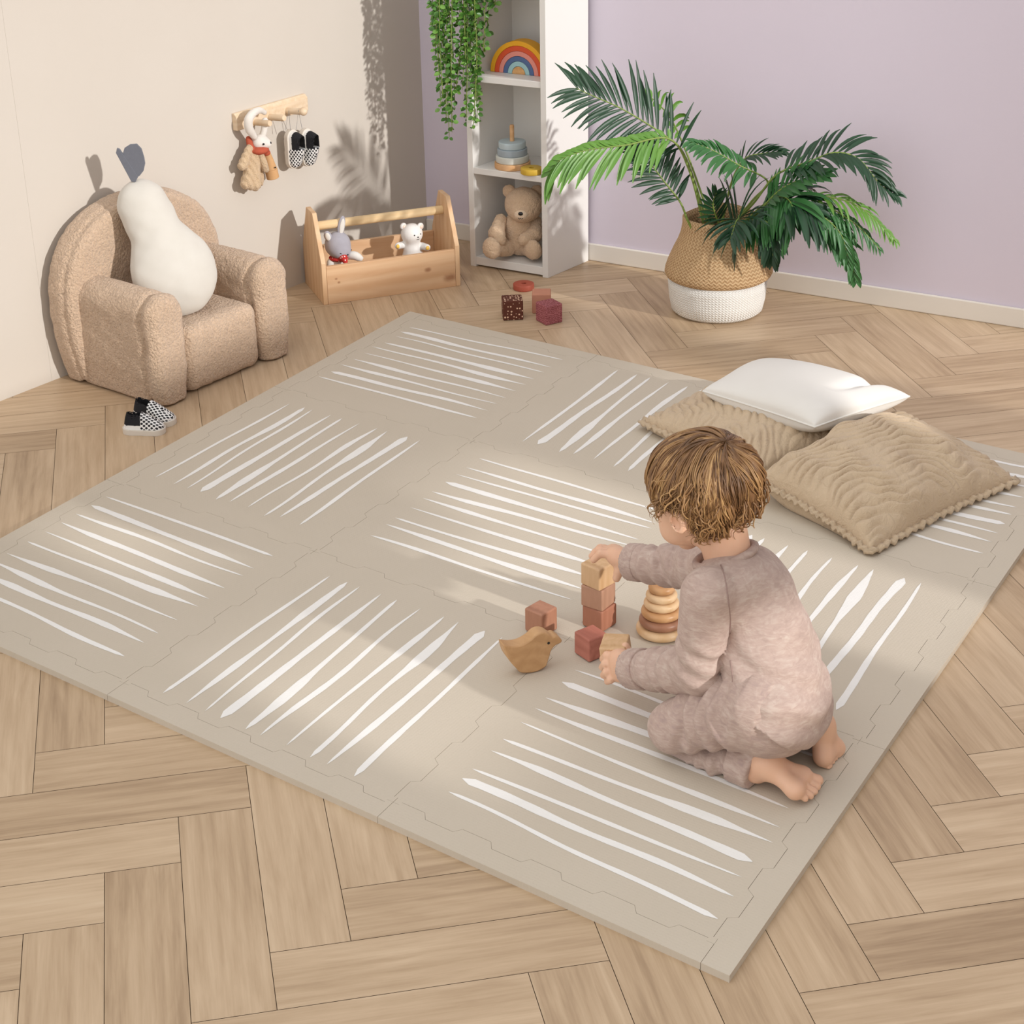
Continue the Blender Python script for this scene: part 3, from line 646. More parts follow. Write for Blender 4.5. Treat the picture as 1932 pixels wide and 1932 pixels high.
M_GREYP = plain('plush_grey', '#aaa7af', .95, '#9c99a2', 50, 500, .35, .001, sheen=.2); M_PALE = plain('plush_pale', '#e3dfd8', .95, '#d6d2cb', 50, 500, .3, sheen=.2)
t = NT('red_dotted'); t.rough(.85); v = t.coords('Object', (140,)*3); vo = t.n('TexVoronoi'); t.l(v, vo.inputs['Vector']); vo.inputs['Scale'].default_value = 1
t.col(t.mix(t.math('LESS_THAN', vo.outputs['Distance'], .28), '#b62a26', '#eed9d2')); M_REDD = t.m
def grey_bunny():
    C0 = T0+_x*.065+_y*(TBW*.48)+V([0, 0, .0145]); e = empty('grey_bunny', C0, TBZ, 'grey and white plush bunny with a red dotted bandana, sitting in the toolbox', 'soft toy')
    P0 = C0
    Ry = _y
    def Q(px, py, d=0.):
        p = hit(px, py, P0+DH*d, DH)-P0; return V([p@_x, p@_y, p[2]])
    hd = Q(637, 461)
    fw = V([.45, -.85, -.25]); M = frame(fw)
    f = lambda P: smin(.01, ell(P, hd, (.037, .036, .037), M), ell(P, hd+M[1]*.018-M[2]*.012, (.027, .025, .022), M))
    h = sdf_obj('head', f, hd-.06, hd+.06, .0024, M_GREYP, e)
    def ear(a, c, n, wd, nm):
        ax = c-a; L = np.linalg.norm(ax); ax /= L; sd = np.cross(ax, n); sd /= np.linalg.norm(sd); nn = np.cross(sd, ax); R = V([sd, nn, ax])
        o = sdf_obj('ear', lambda P: ell(P, (a+c)/2, (wd, .006, L/2), R), np.minimum(a, c)-.03, np.maximum(a, c)+.03, .002, M_GREYP, h)
        sdf_obj('inner_ear', lambda P: ell(P, (a+c)/2+nn*.0045, (wd*.68, .004, L*.40), R), np.minimum(a, c)-.03, np.maximum(a, c)+.03, .0016, M_PALE, o)
    ear(Q(641, 446), Q(647, 407), V([.2, -1, 0.]), .0115, 'e'); ear(Q(622, 455, -.015), Q(615, 436, -.02), V([-.3, -1, .2]), .011, 'e')
    bd = sdf_obj('body', lambda P: np.maximum(smin(.012, cap(P, (hd[0]-.004, hd[1], .012), hd+V([0, .002, -.04]), .030, .022), cap(P, (hd[0]-.02, -.045, .018), (hd[0]-.02, .0, .02), .017)), .0008-P[:, 2]), hd+V([-.07, -.08, -.13]), hd+V([.07, .06, 0]), .0026, M_PALE, e)
    b = MB(); b.tube(catmull([Q(652, 484), Q(668, 482, -.01), Q(684, 490, -.015)], 4), [.008, .010, .011, .012, .012, .012, .011, .009, .006], 10); b.build('arm', M_PALE, e, smooth=True)
    b = MB(); b.tube([Q(630, 486), Q(624, 496, -.012), Q(622, 506, -.02)], [.010, .012, .009], 10); b.build('arm', M_PALE, e, smooth=True)
    a, c, d_ = Q(629, 479, -.022), Q(660, 477, -.015), Q(653, 497, -.045)
    sdf_obj('bandana', lambda P: smin(.004, ell(P, hd+V([.002, -.002, -.038]), (.030, .029, .009)), chain(P, [(a+c)/2+V([0, .004, 0]), d_], [.017, .004]) - .001), hd-.09, hd+.08, .0024, M_REDD, e)
    for k in (-1, 1):
        q = hd+M[1]*.0385-M[2]*.006+M[0]*k*.016-M[1]*.003
        b = MB(); b.tube([q+M[0]*(-.006), q-M[2]*.002+M[1]*.001, q+M[0]*.006], .0011, 6); b.build('closed_eye', M_EYE, h)
    ball('nose', hd+M[1]*.0435-M[2]*.012, (.003, .003, .002), M_EYE, h)
grey_bunny()
M_GLOW = plain('milky_silicone', '#e6e3df', .45, spec=.4); M_PAD = plain('yellow_pad', '#e9bd52', .5); M_PINKE = plain('blush_ear', '#eccfbe', .5)
def white_bear():
    C0 = T0+_x*.262+_y*(TBW*.5)+V([0, 0, .0145]); e = empty('white_bear_lamp', C0, TBZ, 'smooth white bear figure with yellow paw pads, standing in the toolbox', 'night light')
    def Q(px, py, d=0.):
        p = hit(px, py, C0+DH*d, DH)-C0; return V([p@_x, p@_y, p[2]])
    hd = Q(777, 441); fw = V([.30, -.93, .06]); M = frame(fw); base = V([hd[0], hd[1], 0])
    prof = lambda P: smin(.018, cap(P, base+V([0, 0, .034]), base+V([0, 0, hd[2]-.048]), .036, .026), ell(P, hd, (.0315, .030, .030), M))
    f = lambda P: np.maximum(smin(.006, prof(P), cap(P, Q(797, 464), Q(806, 467, -.02), .010, .0095), cap(P, Q(759, 462), Q(751, 464, -.02), .010, .0095)), .0008-P[:, 2])
    bd = sdf_obj('body', f, base+V([-.07, -.08, -.003]), base+V([.07, .07, hd[2]+.045]), .0024, M_GLOW, e)
    for px, py in ((761, 427), (793, 427)):
        c = Q(px, py, .0); sdf_obj('ear', lambda P: ell(P, c, (.0105, .007, .0105), M), c-.02, c+.02, .0016, M_GLOW, bd)
        ball('inner_ear', c+M[1]*.004, V([.0065, .0045, .0065]), M_PINKE, bd, M)
    for px, py in ((807, 468), (751, 465)):
        ball('paw_pad', Q(px, py, -.027), V([.0062, .004, .0062]), M_PAD, bd, M)
    for k in (-1, 1): ball('eye', hd+M[1]*.0285+M[0]*k*.0105+M[2]*.002, .0019, M_EYE, bd)
    ball('nose', hd+M[1]*.0302-M[2]*.005, V([.0026, .002, .0017]), M_EYE, bd, M)
    q = hd+M[1]*.0303-M[2]*.0105; b = MB(); b.tube([q-M[0]*.004, q-M[2]*.0016, q+M[0]*.004], .0007, 6); b.build('mouth', M_EYE, bd)
white_bear()
# ------------------------------------------------------------ white bookcase in the corner
S0 = U(888, 501); S1 = U(1034, 525); S2 = U(1115, 490)
SE = S1-S0; SWD = float(np.linalg.norm(SE)); SE = SE/SWD; SD_ = (S2-S1)*.94; SDP = float(np.linalg.norm(SD_)); SD_ = SD_/SDP
SZ = math.atan2(SE[1], SE[0])
M_SHELF = plain('white_laminate', '#e0ddd9', .4, spec=.4); M_SHB = plain('white_backboard', '#e8e5e0', .5)
def S(x, y, z): return S0+SE*x+SD_*y+V([0, 0, z])
SH = (.030, .296, .561, .826, 1.085)      # upper faces of the boards
def bookcase():
    e = empty('bookcase', S0, SZ, 'narrow white open bookcase standing in the corner of the lilac wall', 'bookcase')
    c, s = math.cos(-SZ), math.sin(-SZ); loc = lambda d: V([d[0]*c-d[1]*s, d[0]*s+d[1]*c, 0])
    X, Y = loc(SE), loc(SD_); th = .018
    for x in (0, SWD-th):
        b = MB(); b.box((x, 0, 0), (x+th, SDP, 1.09), O=(0, 0, 0), X=X, Y=Y); b.build('side_panel', M_SHELF, e, bevel=.001)
    b = MB(); b.box((th+.0003, SDP-.006, .012), (SWD-th-.0003, SDP-.0004, 1.07), O=(0, 0, 0), X=X, Y=Y); b.build('back_panel', M_SHB, e)
    for z in SH:
        b = MB(); b.box((th+.0003, .001, z-(.018 if z > .1 else .024)), (SWD-th-.0003, SDP-.0065, z), O=(0, 0, 0), X=X, Y=Y); b.build('shelf', M_SHELF, e, bevel=.001)
bookcase()
# rainbow of nested arches
def rainbow():
    c = U(983, 143, SH[2]); c = c*1; C0 = S(.128, .060, SH[2]+.0003); a = -.02
    X = V([math.cos(SZ+a), math.sin(SZ+a), 0]); 
    cols = [('#e8a81e', 'yellow'), ('#d6512a', 'orange-red'), ('#e08d80', 'salmon pink'), ('#4f6691', 'dark blue'), ('#9cc2c6', 'pale blue')]
    R = .092; w_ = .0142
    for k, (hx, nm) in enumerate(cols):
        e = empty('rainbow_arch', C0, SZ+a, nm+' arch of the wooden stacking rainbow on the bookcase shelf', 'toy', 'nested rainbow arches'); ro = R-k*w_; ri = ro-w_+.0006; N = 28
        b = MB(); pts = [(math.cos(math.pi*i/N), math.sin(math.pi*i/N)) for i in range(N+1)]
        poly = [V([ro*x, 0, ro*y]) for x, y in pts]+[V([ri*x, 0, ri*y]) for x, y in pts[::-1]]
        VV = []; 
        for q in poly: VV += [q, q+V([0, .042, 0])]
        n = len(poly); F = [(2*i, 2*((i+1) % n), 2*((i+1) % n)+1, 2*i+1) for i in range(n)]
        for i in range(N): F += [(2*i, 2*(n-1-i), 2*(n-2-i), 2*(i+1)), (2*i+1, 2*(i+1)+1, 2*(n-2-i)+1, 2*(n-1-i)+1)]
        b.add(VV, F); b.build('arch', plain('paint_'+nm.replace(' ', '_'), hx, .5), e, auto=.6, bevel=.0012)
    ro = R-5*w_-.0002; e = empty('rainbow_core', C0, SZ+a, 'natural wood half disc at the middle of the stacking rainbow', 'toy', 'nested rainbow arches')
    b = MB(); b.prism([V([ro*math.cos(math.pi*i/18), 0, ro*math.sin(math.pi*i/18)]) for i in range(19)], V([0, .042, 0])); b.build('half_disc', wood('core_wood', '#dfb27c', '#c8945c', (0, 1, 0), 60), e, bevel=.001)
rainbow()
def ringp(R, h, r, n=6):                  # profile of a flat ring with rounded edges
    e = min(h*.2, .0022); p = [(r, 0), (R-e, 0)]
    for k in range(1, 4): p.append((R-e+e*math.sin(k*math.pi/6), e-e*math.cos(k*math.pi/6)))
    for k in range(0, 4): p.append((R-e+e*math.cos(k*math.pi/6), h-e+e*math.sin(k*math.pi/6)))
    return p+[(r, h)]
def disc(name, c, R, h, r, mat, lab, cat='stacking ring', grp=None, top=True):
    e = empty(name, c, 0, lab, cat, grp); b = MB(); b.lathe(ringp(R, h, r), 40, close=True); b.build('ring', mat, e, auto=.9); return e
M_LWOOD = wood('ring_wood', '#dcb287', '#c4935f', (1, 0, 0), 40)
def shelf_stacker():
    C0 = U(967, 311, SH[1]+.006); C0[2] = SH[1]; k = 1.0
    e = empty('stacking_tower', C0, 0, 'round wooden base with upright peg of the ring stacker on the bookcase', 'toy')
    b = MB(); b.lathe(ringp(.051, .017, 1e-7)[0:], 40); b.build('base', M_LWOOD, e, auto=.9)
    b = MB(); b.tube([(0, 0, .0172), (0, 0, .118), (0, 0, .122)], [.0065, .0065, .005], 16); b.build('peg', M_LWOOD, e, auto=.9)
    for i, (R, hx, nm) in enumerate(((.047, '#c9cac2', 'grey-green'), (.0425, '#9aa5ad', 'slate blue'), (.0385, '#b3c1c6', 'pale blue'))):
        disc('stacking_ring', C0+V([0, 0, .0174+i*.0195]), R, .0192, .0068, plain('ring_'+nm.replace(' ', '_').replace('-', '_'), hx, .55), nm+' wooden ring threaded on the peg on the bookcase', grp='rings of the bookcase stacker')
    c = U(1003, 325, SH[1]+.003); c[2] = SH[1]+.0002; disc('stacking_ring', c, .031, .0165, .007, plain('ring_yellow', '#c9a437', .5), 'loose mustard yellow ring lying beside the stacker on the bookcase')
shelf_stacker()
M_TEDDY = fleece('teddy_plush', '#e4c7a8', '#c8a785', 230, .004, .8); M_MUZ = fleece('teddy_muzzle', '#ecd6bc', '#dcc0a2', 260, .003, .6)
def teddy():
    C0 = S(SWD*.58, .085, SH[0]+.001); e = empty('teddy_bear', C0, SZ, 'beige plush teddy bear sitting in the bottom compartment of the bookcase', 'soft toy')
    c, s = math.cos(-SZ), math.sin(-SZ)
    def Q(px, py, d=0.):
        p = hit(px, py, C0+DH*d, DH)-C0; return V([p[0]*c-p[1]*s, p[0]*s+p[1]*c, p[2]])
    fz = lambda P: .0014*nz(P, 300, 1)
    hd = Q(988, 386, -.01); M = frame(V([.36, -.93, .02])); tr = Q(978, 462, .0); 
    body = sdf_obj('body', lambda P: np.maximum(smin(.02, ell(P, (tr[0], tr[1]+.005, .058), (.050, .042, .058)), ell(P, (tr[0]+.003, tr[1], .095), (.040, .036, .04)))+fz(P), .001-P[:, 2]), (tr[0]-.09, tr[1]-.08, -.005), (tr[0]+.09, tr[1]+.08, .15), .0035, M_TEDDY, e)
    hf = lambda P: smin(.012, ell(P, hd, (.055, .047, .051), M), ell(P, hd+M[1]*.027-M[2]*.016, (.033, .03, .027), M))+fz(P)
    h = sdf_obj('head', hf, hd-.085, hd+.085, .0035, M_TEDDY, e)
    for px, py, sg in ((961, 361, -1), (1013, 362, 1)):
        q = Q(px, py, .01); sdf_obj('ear', lambda P: ell(P, q, (.020, .011, .020), M)+fz(P)*.6, q-.03, q+.03, .0026, M_TEDDY, h)
    mz = hd+M[1]*.046-M[2]*.016; sdf_obj('muzzle', lambda P: ell(P, mz, (.021, .016, .016), M)+fz(P)*.4, mz-.03, mz+.03, .0026, M_MUZ, h)
    ball('nose', mz+M[1]*.015+M[2]*.006, V([.0072, .0045, .0055]), M_EYE, h, M)
    q = mz+M[1]*.0158-M[2]*.0055; b = MB(); b.tube([q-M[0]*.007-M[2]*.001, q-M[0]*.003-M[2]*.004, q-M[2]*.002, q+M[0]*.003-M[2]*.004, q+M[0]*.007-M[2]*.001], .0009, 6); b.build('mouth', M_EYE, h)
    for k in (-1, 1): ball('eye', hd+M[1]*.041+M[0]*k*.018+M[2]*.004, .0040, M_EYE, h)
    for k, (a, m_, z) in enumerate((((945, 415), (937, 440), (943, 452)), ((1010, 418), (1008, 442), (990, 452)))):
        p = [Q(*a, .0), Q(*m_, -.035), Q(*z, -.055)]
        sdf_obj('arm', lambda P: chain(P, p, [.018, .022, .019], .01)+fz(P), V(p).min(0)-.04, V(p).max(0)+.04, .0032, M_TEDDY, e)
    for a, z, r in (((958, 482), (930, 470), .028), ((994, 486), (1008, 473), .026)):
        p = [Q(*a, -.015), Q(*z, -.062)]; p[0][2] = max(p[0][2], .030); p[1][2] = max(p[1][2], r+.002)
        sdf_obj('leg', lambda P: np.maximum(smin(.012, cap(P, p[0], p[1], .025, .022), ell(P, p[1]+V([0, -.008, .006]), (r, .017, r*1.12)))+fz(P), .0008-P[:, 2]), V(p).min(0)-.06, V(p).max(0)+.05, .0034, M_TEDDY, e)
teddy()
# toys on the floor in front of the bookcase
disc('stacking_ring', U(988, 545, .0)+V([0, 0, .0003]), .0295, .0165, .008, plain('ring_brick', '#a8523f', .55), 'brick red ring lying on the floor in front of the bookcase')
def cubeobj(c, s, rz, mat, lab, name='toy_block', grp=None, h=None, bev=.003):
    h = h or s; e = bpy.data.objects.new(name, None)
    b = MB(); b.box((-s/2, -s/2, 0), (s/2, s/2, h)); o = b.build(name, mat, None, bevel=bev, seg=3); bpy.data.objects.remove(e)
    o.location = tuple(c); o.rotation_euler = (0, 0, rz); return tag(o, lab, 'toy block', grp)
t = NT('dotted_cloth'); t.rough(.85); v = t.coords('Object', (129.6,)*3); vo = t.n('TexVoronoi'); vo.inputs['Scale'].default_value = 1; vo.inputs['Randomness'].default_value = .45; t.l(v, vo.inputs['Vector'])
t.col(t.mix(t.math('LESS_THAN', vo.outputs['Distance'], .33), '#5a2c1c', '#e3bfa3')); M_DOT = t.m
t = NT('rose_weave'); t.rough(.8); v = t.coords('Object', (1, 1, 1)); wv = t.n('TexWave'); wv.bands_direction = 'Z'; wv.inputs['Scale'].default_value = 60; wv.inputs['Distortion'].default_value = 7; wv.inputs['Detail'].default_value = 1; wv.inputs['Detail Scale'].default_value = 4; t.l(v, wv.inputs['Vector'])
t.col(t.mix(wv.outputs['Fac'], '#7d3a3d', '#b06a70')); t.bump(wv.outputs['Fac'], .3, .001); M_ROSE = t.m
def base_c(px, py): return U(px, py, 0.)
cubeobj(U(967, 598, 0)+V([0, 0, .0002]), .054, math.radians(40), M_DOT, 'dark brown cloth block with white dots on the floor by the mat', grp='cloth blocks on the floor', h=.054)
cubeobj(U(1022, 586, 0)+V([0, 0, .0002]), .050, math.radians(33), plain('peach_cloth', '#c98e74', .85, '#bd8269', 60), 'plain peach cloth block on the floor behind the rose one', grp='cloth blocks on the floor', h=.055)
cubeobj(U(1036, 606, 0)+V([0, 0, .0002]), .052, math.radians(66), M_ROSE, 'dark rose woven cloth block on the floor, nearest the mat', grp='cloth blocks on the floor', h=.053)
# wall socket
def outlet():
    p = WBk(1216, 322, 0); e = empty('wall_socket', p, math.atan2(TB_[1], TB_[0]), 'white socket plate on the lilac wall behind the palm', 'socket')
    b = MB(); b.box((-.022, -.008, -.022), (.022, -.0006, .022)); b.build('plate', M_SHELF, e, bevel=.003)
    b = MB(); b.tube([(0, -.0083, 0), (0, -.011, 0)], [.015, .0145], 20); b.build('socket_face', M_SHELF, e, auto=.6)
TB_ = (WB-WC)/np.linalg.norm(WB-WC)
outlet()
# ------------------------------------------------------------ wooden toys on the mat
Z0 = MT+.0010
M_BNAT = wood('block_natural', '#d6b38c', '#c0986c', (0, 0, 1), 55, .5, 6); M_BROSE = wood('block_rosewood', '#b98f76', '#a57c64', (0, 0, 1), 55, .5, 6)
M_BTER = wood('block_terracotta', '#b17a62', '#9e6850', (0, 0, 1), 55, .5, 6); M_BRED = wood('block_red', '#c07c6c', '#a86656', (1, 0, 0), 60, .5, 8); M_BBRN = wood('block_brown', '#b18067', '#9e6e56', (0, 0, 1), 55, .5, 6)
AZ = math.radians(-6)
bs = .0435; bh = .0425
tw = U(1131, 1178, Z0)
cubeobj(tw, bs+.001, AZ+.02, M_BTER, 'terracotta wooden block at the bottom of the tower on the mat', grp='wooden blocks on the mat', h=bh)
cubeobj(tw+V([-.002, -.001, bh+.0003]), bs+.002, AZ+.11, M_BROSE, 'rosy brown wooden block in the middle of the tower', grp='wooden blocks on the mat', h=bh)
TOP = tw+V([-.001, -.003, 2*bh+.0006])
cubeobj(TOP, bs+.001, AZ-.05, M_BNAT, 'natural wooden block at the top of the tower, under the child\'s hand', grp='wooden blocks on the mat', h=bh)
cubeobj(U(1021, 1188, Z0), .042, AZ-.02, M_BBRN, 'brown wooden block standing alone behind the wooden bird', grp='wooden blocks on the mat', h=.046)
cubeobj(U(1115, 1234, Z0), .042, AZ-.22, M_BRED, 'red stained wooden block lying beside the child\'s lower hand', grp='wooden blocks on the mat', h=.044)
HB = PD(1165, 1228, V([1.766, -1.344, 0]), .225)
hb_ = cubeobj(HB-V([0, 0, .022]), .044, AZ+.3, M_BNAT, 'natural wooden block held in the child\'s lower hand', grp='wooden blocks on the mat', h=.044)
hb_.rotation_euler = (.12, -.10, AZ+.45)
# ring stacker
M_RN = wood('ring_natural', '#e2c39c', '#cfa87a', (1, 0, 0), 45, .4, 5); M_RT = wood('ring_tan', '#cc9f72', '#b8885a', (1, 0, 0), 45, .4, 5); M_RB = wood('ring_brown', '#a87a60', '#946850', (1, 0, 0), 45, .4, 5)
def torus_prof(R, h, r):
    m = h/2; p = [(r, .001), (R-m, 0)]
    for k in range(1, 12): p.append((R-m+m*math.sin(math.pi*k/12), m-m*math.cos(math.pi*k/12)))
    return p+[(R-m, h), (r, h-.001)]
def mat_stacker():
    C0 = U(1247, 1192, Z0); e = empty('ring_stacker', C0, 0, 'pale wooden base and peg of the ring pyramid beside the block tower', 'toy')
    b = MB(); b.lathe(torus_prof(.0445, .0170, 1e-7), 48); b.build('base', M_RN, e, auto=.8)
    b = MB(); b.tube([(0, 0, .017), (0, 0, .119), (0, 0, .125)], [.0055, .0055, .004], 14); b.build('peg', plain('pink_wood', '#d69c86', .5), e, auto=.8)
    z = .0173
    for R, h, m, nm in ((.0395, .0172, M_RB, 'dark brown ring second from the bottom'), (.0360, .0168, M_RT, 'warm tan ring above the dark brown one'), (.0315, .0160, M_RN, 'pale ring just above the warm tan one'), (.0280, .0154, M_RN, 'pale ring second from the top'), (.0238, .0152, M_RT, 'small tan ring at the top')):
        g = empty('stacking_ring', C0+V([0, 0, z]), 0, nm+' of the ring pyramid on the mat', 'stacking ring', 'rings of the pyramid on the mat')
        b = MB(); b.lathe(torus_prof(R, h, .0058), 44, close=True); b.build('ring', m, g, auto=.8); z += h+.0002
mat_stacker()
# wooden bird
def bird():
    P0 = U(995, 1272, Z0); n = V([math.sin(.15), -math.cos(.15), 0]); n = -DH*.9+RH*.30; n /= np.linalg.norm(n)
    e = empty('wooden_bird', P0, 0, 'flat carved wooden bird standing on the mat beside the blocks', 'toy')
    out = [(950, 1222), (968, 1224), (985, 1221), (1001, 1212), (1012, 1202), (1023, 1198), (1034, 1200), (1043, 1206), (1050, 1205), (1060, 1211), (1059, 1217), (1049, 1222), (1041, 1231), (1038, 1241), (1033, 1256), (1030, 1262), (1012, 1272), (985, 1274), (975, 1266), (964, 1254), (955, 1240)]
    q = [hit(x, y, P0, n)-P0 for x, y in out]; mz = min(p[2] for p in q)
    q = [V([p[0], p[1], p[2]-mz]) for p in q]; q = catmull(q+[q[0]], 3)[:-1]; zm = min(p[2] for p in q); q = [p-V([0, 0, zm]) for p in q]
    b = MB(); b.prism([p-n*.0 for p in q], -n*.026); o = b.build('body', wood('bird_wood', '#cda478', '#b98f63', (1, 0, 0), 40, .5, 6), e, auto=.6, bevel=.0025)
    c = hit(1035, 1217, P0, n)-P0-V([0, 0, mz]); b = MB(); b.tube([c-n*.001, c+n*.0008], .0024, 12); b.build('eye', M_EYE, e)
    w_ = [hit(x, y, P0+n*.0006, n)-P0-V([0, 0, mz]) for x, y in [(985, 1236), (1003, 1228), (1016, 1218)]]
bird()
# ------------------------------------------------------------ cushions on the mat
def cushion(name, C4, T, mat, label, hem=.0, wr=None, N=190, base=.55, pw=.42, parent=None, pinch=.06, seam_mat=None, grp=None, fold=None):
    # C4: four corners (a,b,c,d) going round; T: full thickness
    a, b_, c, d = [np.asarray(q, float) for q in C4]; O_ = (a+b_+c+d)/4; O_[2] = 0
    e = empty(name, O_, 0, label, 'cushion', grp)
    u, v = np.meshgrid(np.linspace(0, 1, N+1), np.linspace(0, 1, N+1), indexing='ij')
    def surf(sg):
        pu, pv = 4*u*(1-u), 4*v*(1-v)
        U_, V_ = u, v
        uu = u+pinch*(2*u-1)*-(1-pv)*0; 
        # edges bow inwards between the corners
        bu = pinch*np.sin(math.pi*v)*(1-2*u); bv = pinch*np.sin(math.pi*u)*(1-2*v)
        uu, vv = u+bu*.5, v+bv*.5
        P = (a[:, None, None]*(1-uu)*(1-vv)+b_[:, None, None]*uu*(1-vv)+c[:, None, None]*uu*vv+d[:, None, None]*(1-uu)*vv)
        P = np.moveaxis(P, 0, -1)-O_
        prof = (np.clip(pu, 0, 1)*np.clip(pv, 0, 1))**pw
        h = T*prof*((1-base) if sg > 0 else -base)
        if wr is not None and sg > 0: h = h+wr(u, v, P)*np.clip(prof*2.2, 0, 1)
        P = P.copy(); P[..., 2] += h
        return P
    n = N+1; top, bot = surf(1), surf(-1)
    minz = bot[..., 2].min()
    if minz < Z0+.0006: bot[..., 2] = np.maximum(bot[..., 2], Z0+.0006); top[..., 2] = np.maximum(top[..., 2], bot[..., 2]+.002)
    if fold: top = fold(u, v, top); 
    VV = np.concatenate([top.reshape(-1, 3), bot.reshape(-1, 3)]); F = []; k = n*n
    i, j = np.meshgrid(np.arange(N), np.arange(N), indexing='ij'); q = (i*n+j).ravel()
    F += [tuple(x) for x in np.stack([q, q+n, q+n+1, q+1], 1)]+[tuple(x) for x in np.stack([q+1, q+n+1, q+n, q], 1)+k]
    bd = [(x, 0) for x in range(N)]+[(N, y) for y in range(N)]+[(x, N) for x in range(N, 0, -1)]+[(0, y) for y in range(N, 0, -1)]
    ids = [x*n+y for x, y in bd]; m = len(ids)
    F += [(ids[z], ids[z]+k, ids[(z+1) % m]+k, ids[(z+1) % m]) for z in range(m)]
    o = mesh_obj('cover', VV, F, mat, e, True)
    s = o.modifiers.new('smooth', 'SMOOTH'); s.iterations = 1; s.factor = .3
    # seam or hem all round
    P = [(VV[z]+VV[z+k])/2 for z in ids]; ctr = sum(P)/len(P)
    b = MB(); rg = random.Random(len(label))
    if hem:
        V2 = []; 
        for z, p in enumerate(P):
            t_ = P[(z+1) % m]-P[z-1]; nn = V([t_[1], -t_[0], 0]); nn /= np.linalg.norm(nn)+1e-9
            if nn@(p-ctr) < 0: nn = -nn
            wv_ = math.sin(z*.66+rg.random())*.0035+math.sin(z*.37)*.002; hw = hem*(.92+.1*math.sin(z*.5)+.08*rg.random())
            for s_, dz in ((-.004, .004), (hw, .003), (hw, -.003), (-.004, -.004)): 
                r_ = p+nn*s_; r_[2] = max(r_[2]+dz+wv_*(1 if s_ > 0 else .5), Z0+.001+(.003 if dz > 0 else 0)-O_[2]); V2.append(r_)
        b.add(V2, [(4*z+q_, 4*((z+1) % m)+q_, 4*((z+1) % m)+(q_+1) % 4, 4*z+(q_+1) % 4) for z in range(m) for q_ in range(4)])
        b.build('hem', mat, e, smooth=True)
    else:
        P = [p+V([0, 0, 0]) for p in P[::2]]; b.tube(P+[P[0]], .0022, 6, cap=False); b.build('piping', seam_mat or mat, e, smooth=True)
    return e
def pleat_mat(name, c1, c2):
    t = NT(name); t.rough(.9); t.b.inputs['Specular IOR Level'].default_value = .15; v = t.coords('Object')
    n = t.noise(v, 38, 4, .6, 1.5); n2 = t.noise(v, 320, 2); t.col(t.mix(t.noise(v, 9, 3), c1, c2))
    t.bump(t.math('ADD', t.math('MULTIPLY', n, 1.0), t.math('MULTIPLY', n2, .15)), .65, .008); t.b.inputs['Sheen Weight'].default_value = .15; return t.m
M_PLEAT = pleat_mat('taupe_pleated_linen', '#cdb89d', '#c0aa8e'); M_OFFW = plain('offwhite_cotton', '#e6e3dd', .9, '#dfdbd4', 12, 700, .2, .0006, sheen=.15)
def pleats(freq, ang, amp, seed):
    ca, sa = math.cos(ang), math.sin(ang)
    def f(u, v, P):
        Q = np.stack([P[..., 0].ravel(), P[..., 1].ravel(), np.zeros(u.size)], 1)
        w_ = nz(Q, 28, seed).reshape(u.shape)*.9+nz(Q, 75, seed+2).reshape(u.shape)*.35
        ph = freq*(P[..., 0]*ca+P[..., 1]*sa)+w_*2.6
        r = np.abs(np.sin(ph))
        return amp*(r**.6*(.65+.45*nz(Q, 45, seed+3).reshape(u.shape)))+nz(Q, 20, seed+4).reshape(u.shape)*.008
    return f
cushion('pleated_cushion', [U(1213, 797, .030), U(1420, 905, .040), U(1600, 835, .050), U(1415, 715, .045)], .140, M_PLEAT, 'crinkled taupe linen cushion under the white one, reaching behind the child\'s head', .012, pleats(170, .5, .011, 1), pw=.36, grp='taupe linen cushions')
cushion('pleated_cushion', [U(1432, 906, .062), U(1642, 1040, .020), U(1912, 908, .022), U(1690, 785, .062)], .185, M_PLEAT, 'crinkled taupe linen cushion at the front of the heap, by the mat\'s right edge', .013, pleats(165, -.6, .013, 2), pw=.36, grp='taupe linen cushions')
def wfold(u, v, P):
    Q = np.stack([P[..., 0].ravel(), P[..., 1].ravel(), np.zeros(u.size)], 1)
    return nz(Q, 20, 6).reshape(u.shape)*.005-.022*np.exp(-((u-.80)/.05)**2)*np.clip((v-.42)*2.2, 0, 1)
cushion('white_cushion', [U(1326, 738, .118), U(1537, 806, .122), U(1716, 748, .128), U(1440, 682, .120)], .105, M_OFFW, 'plain off-white cushion lying on top of the taupe cushions', 0, wfold, pinch=.03, pw=.36)
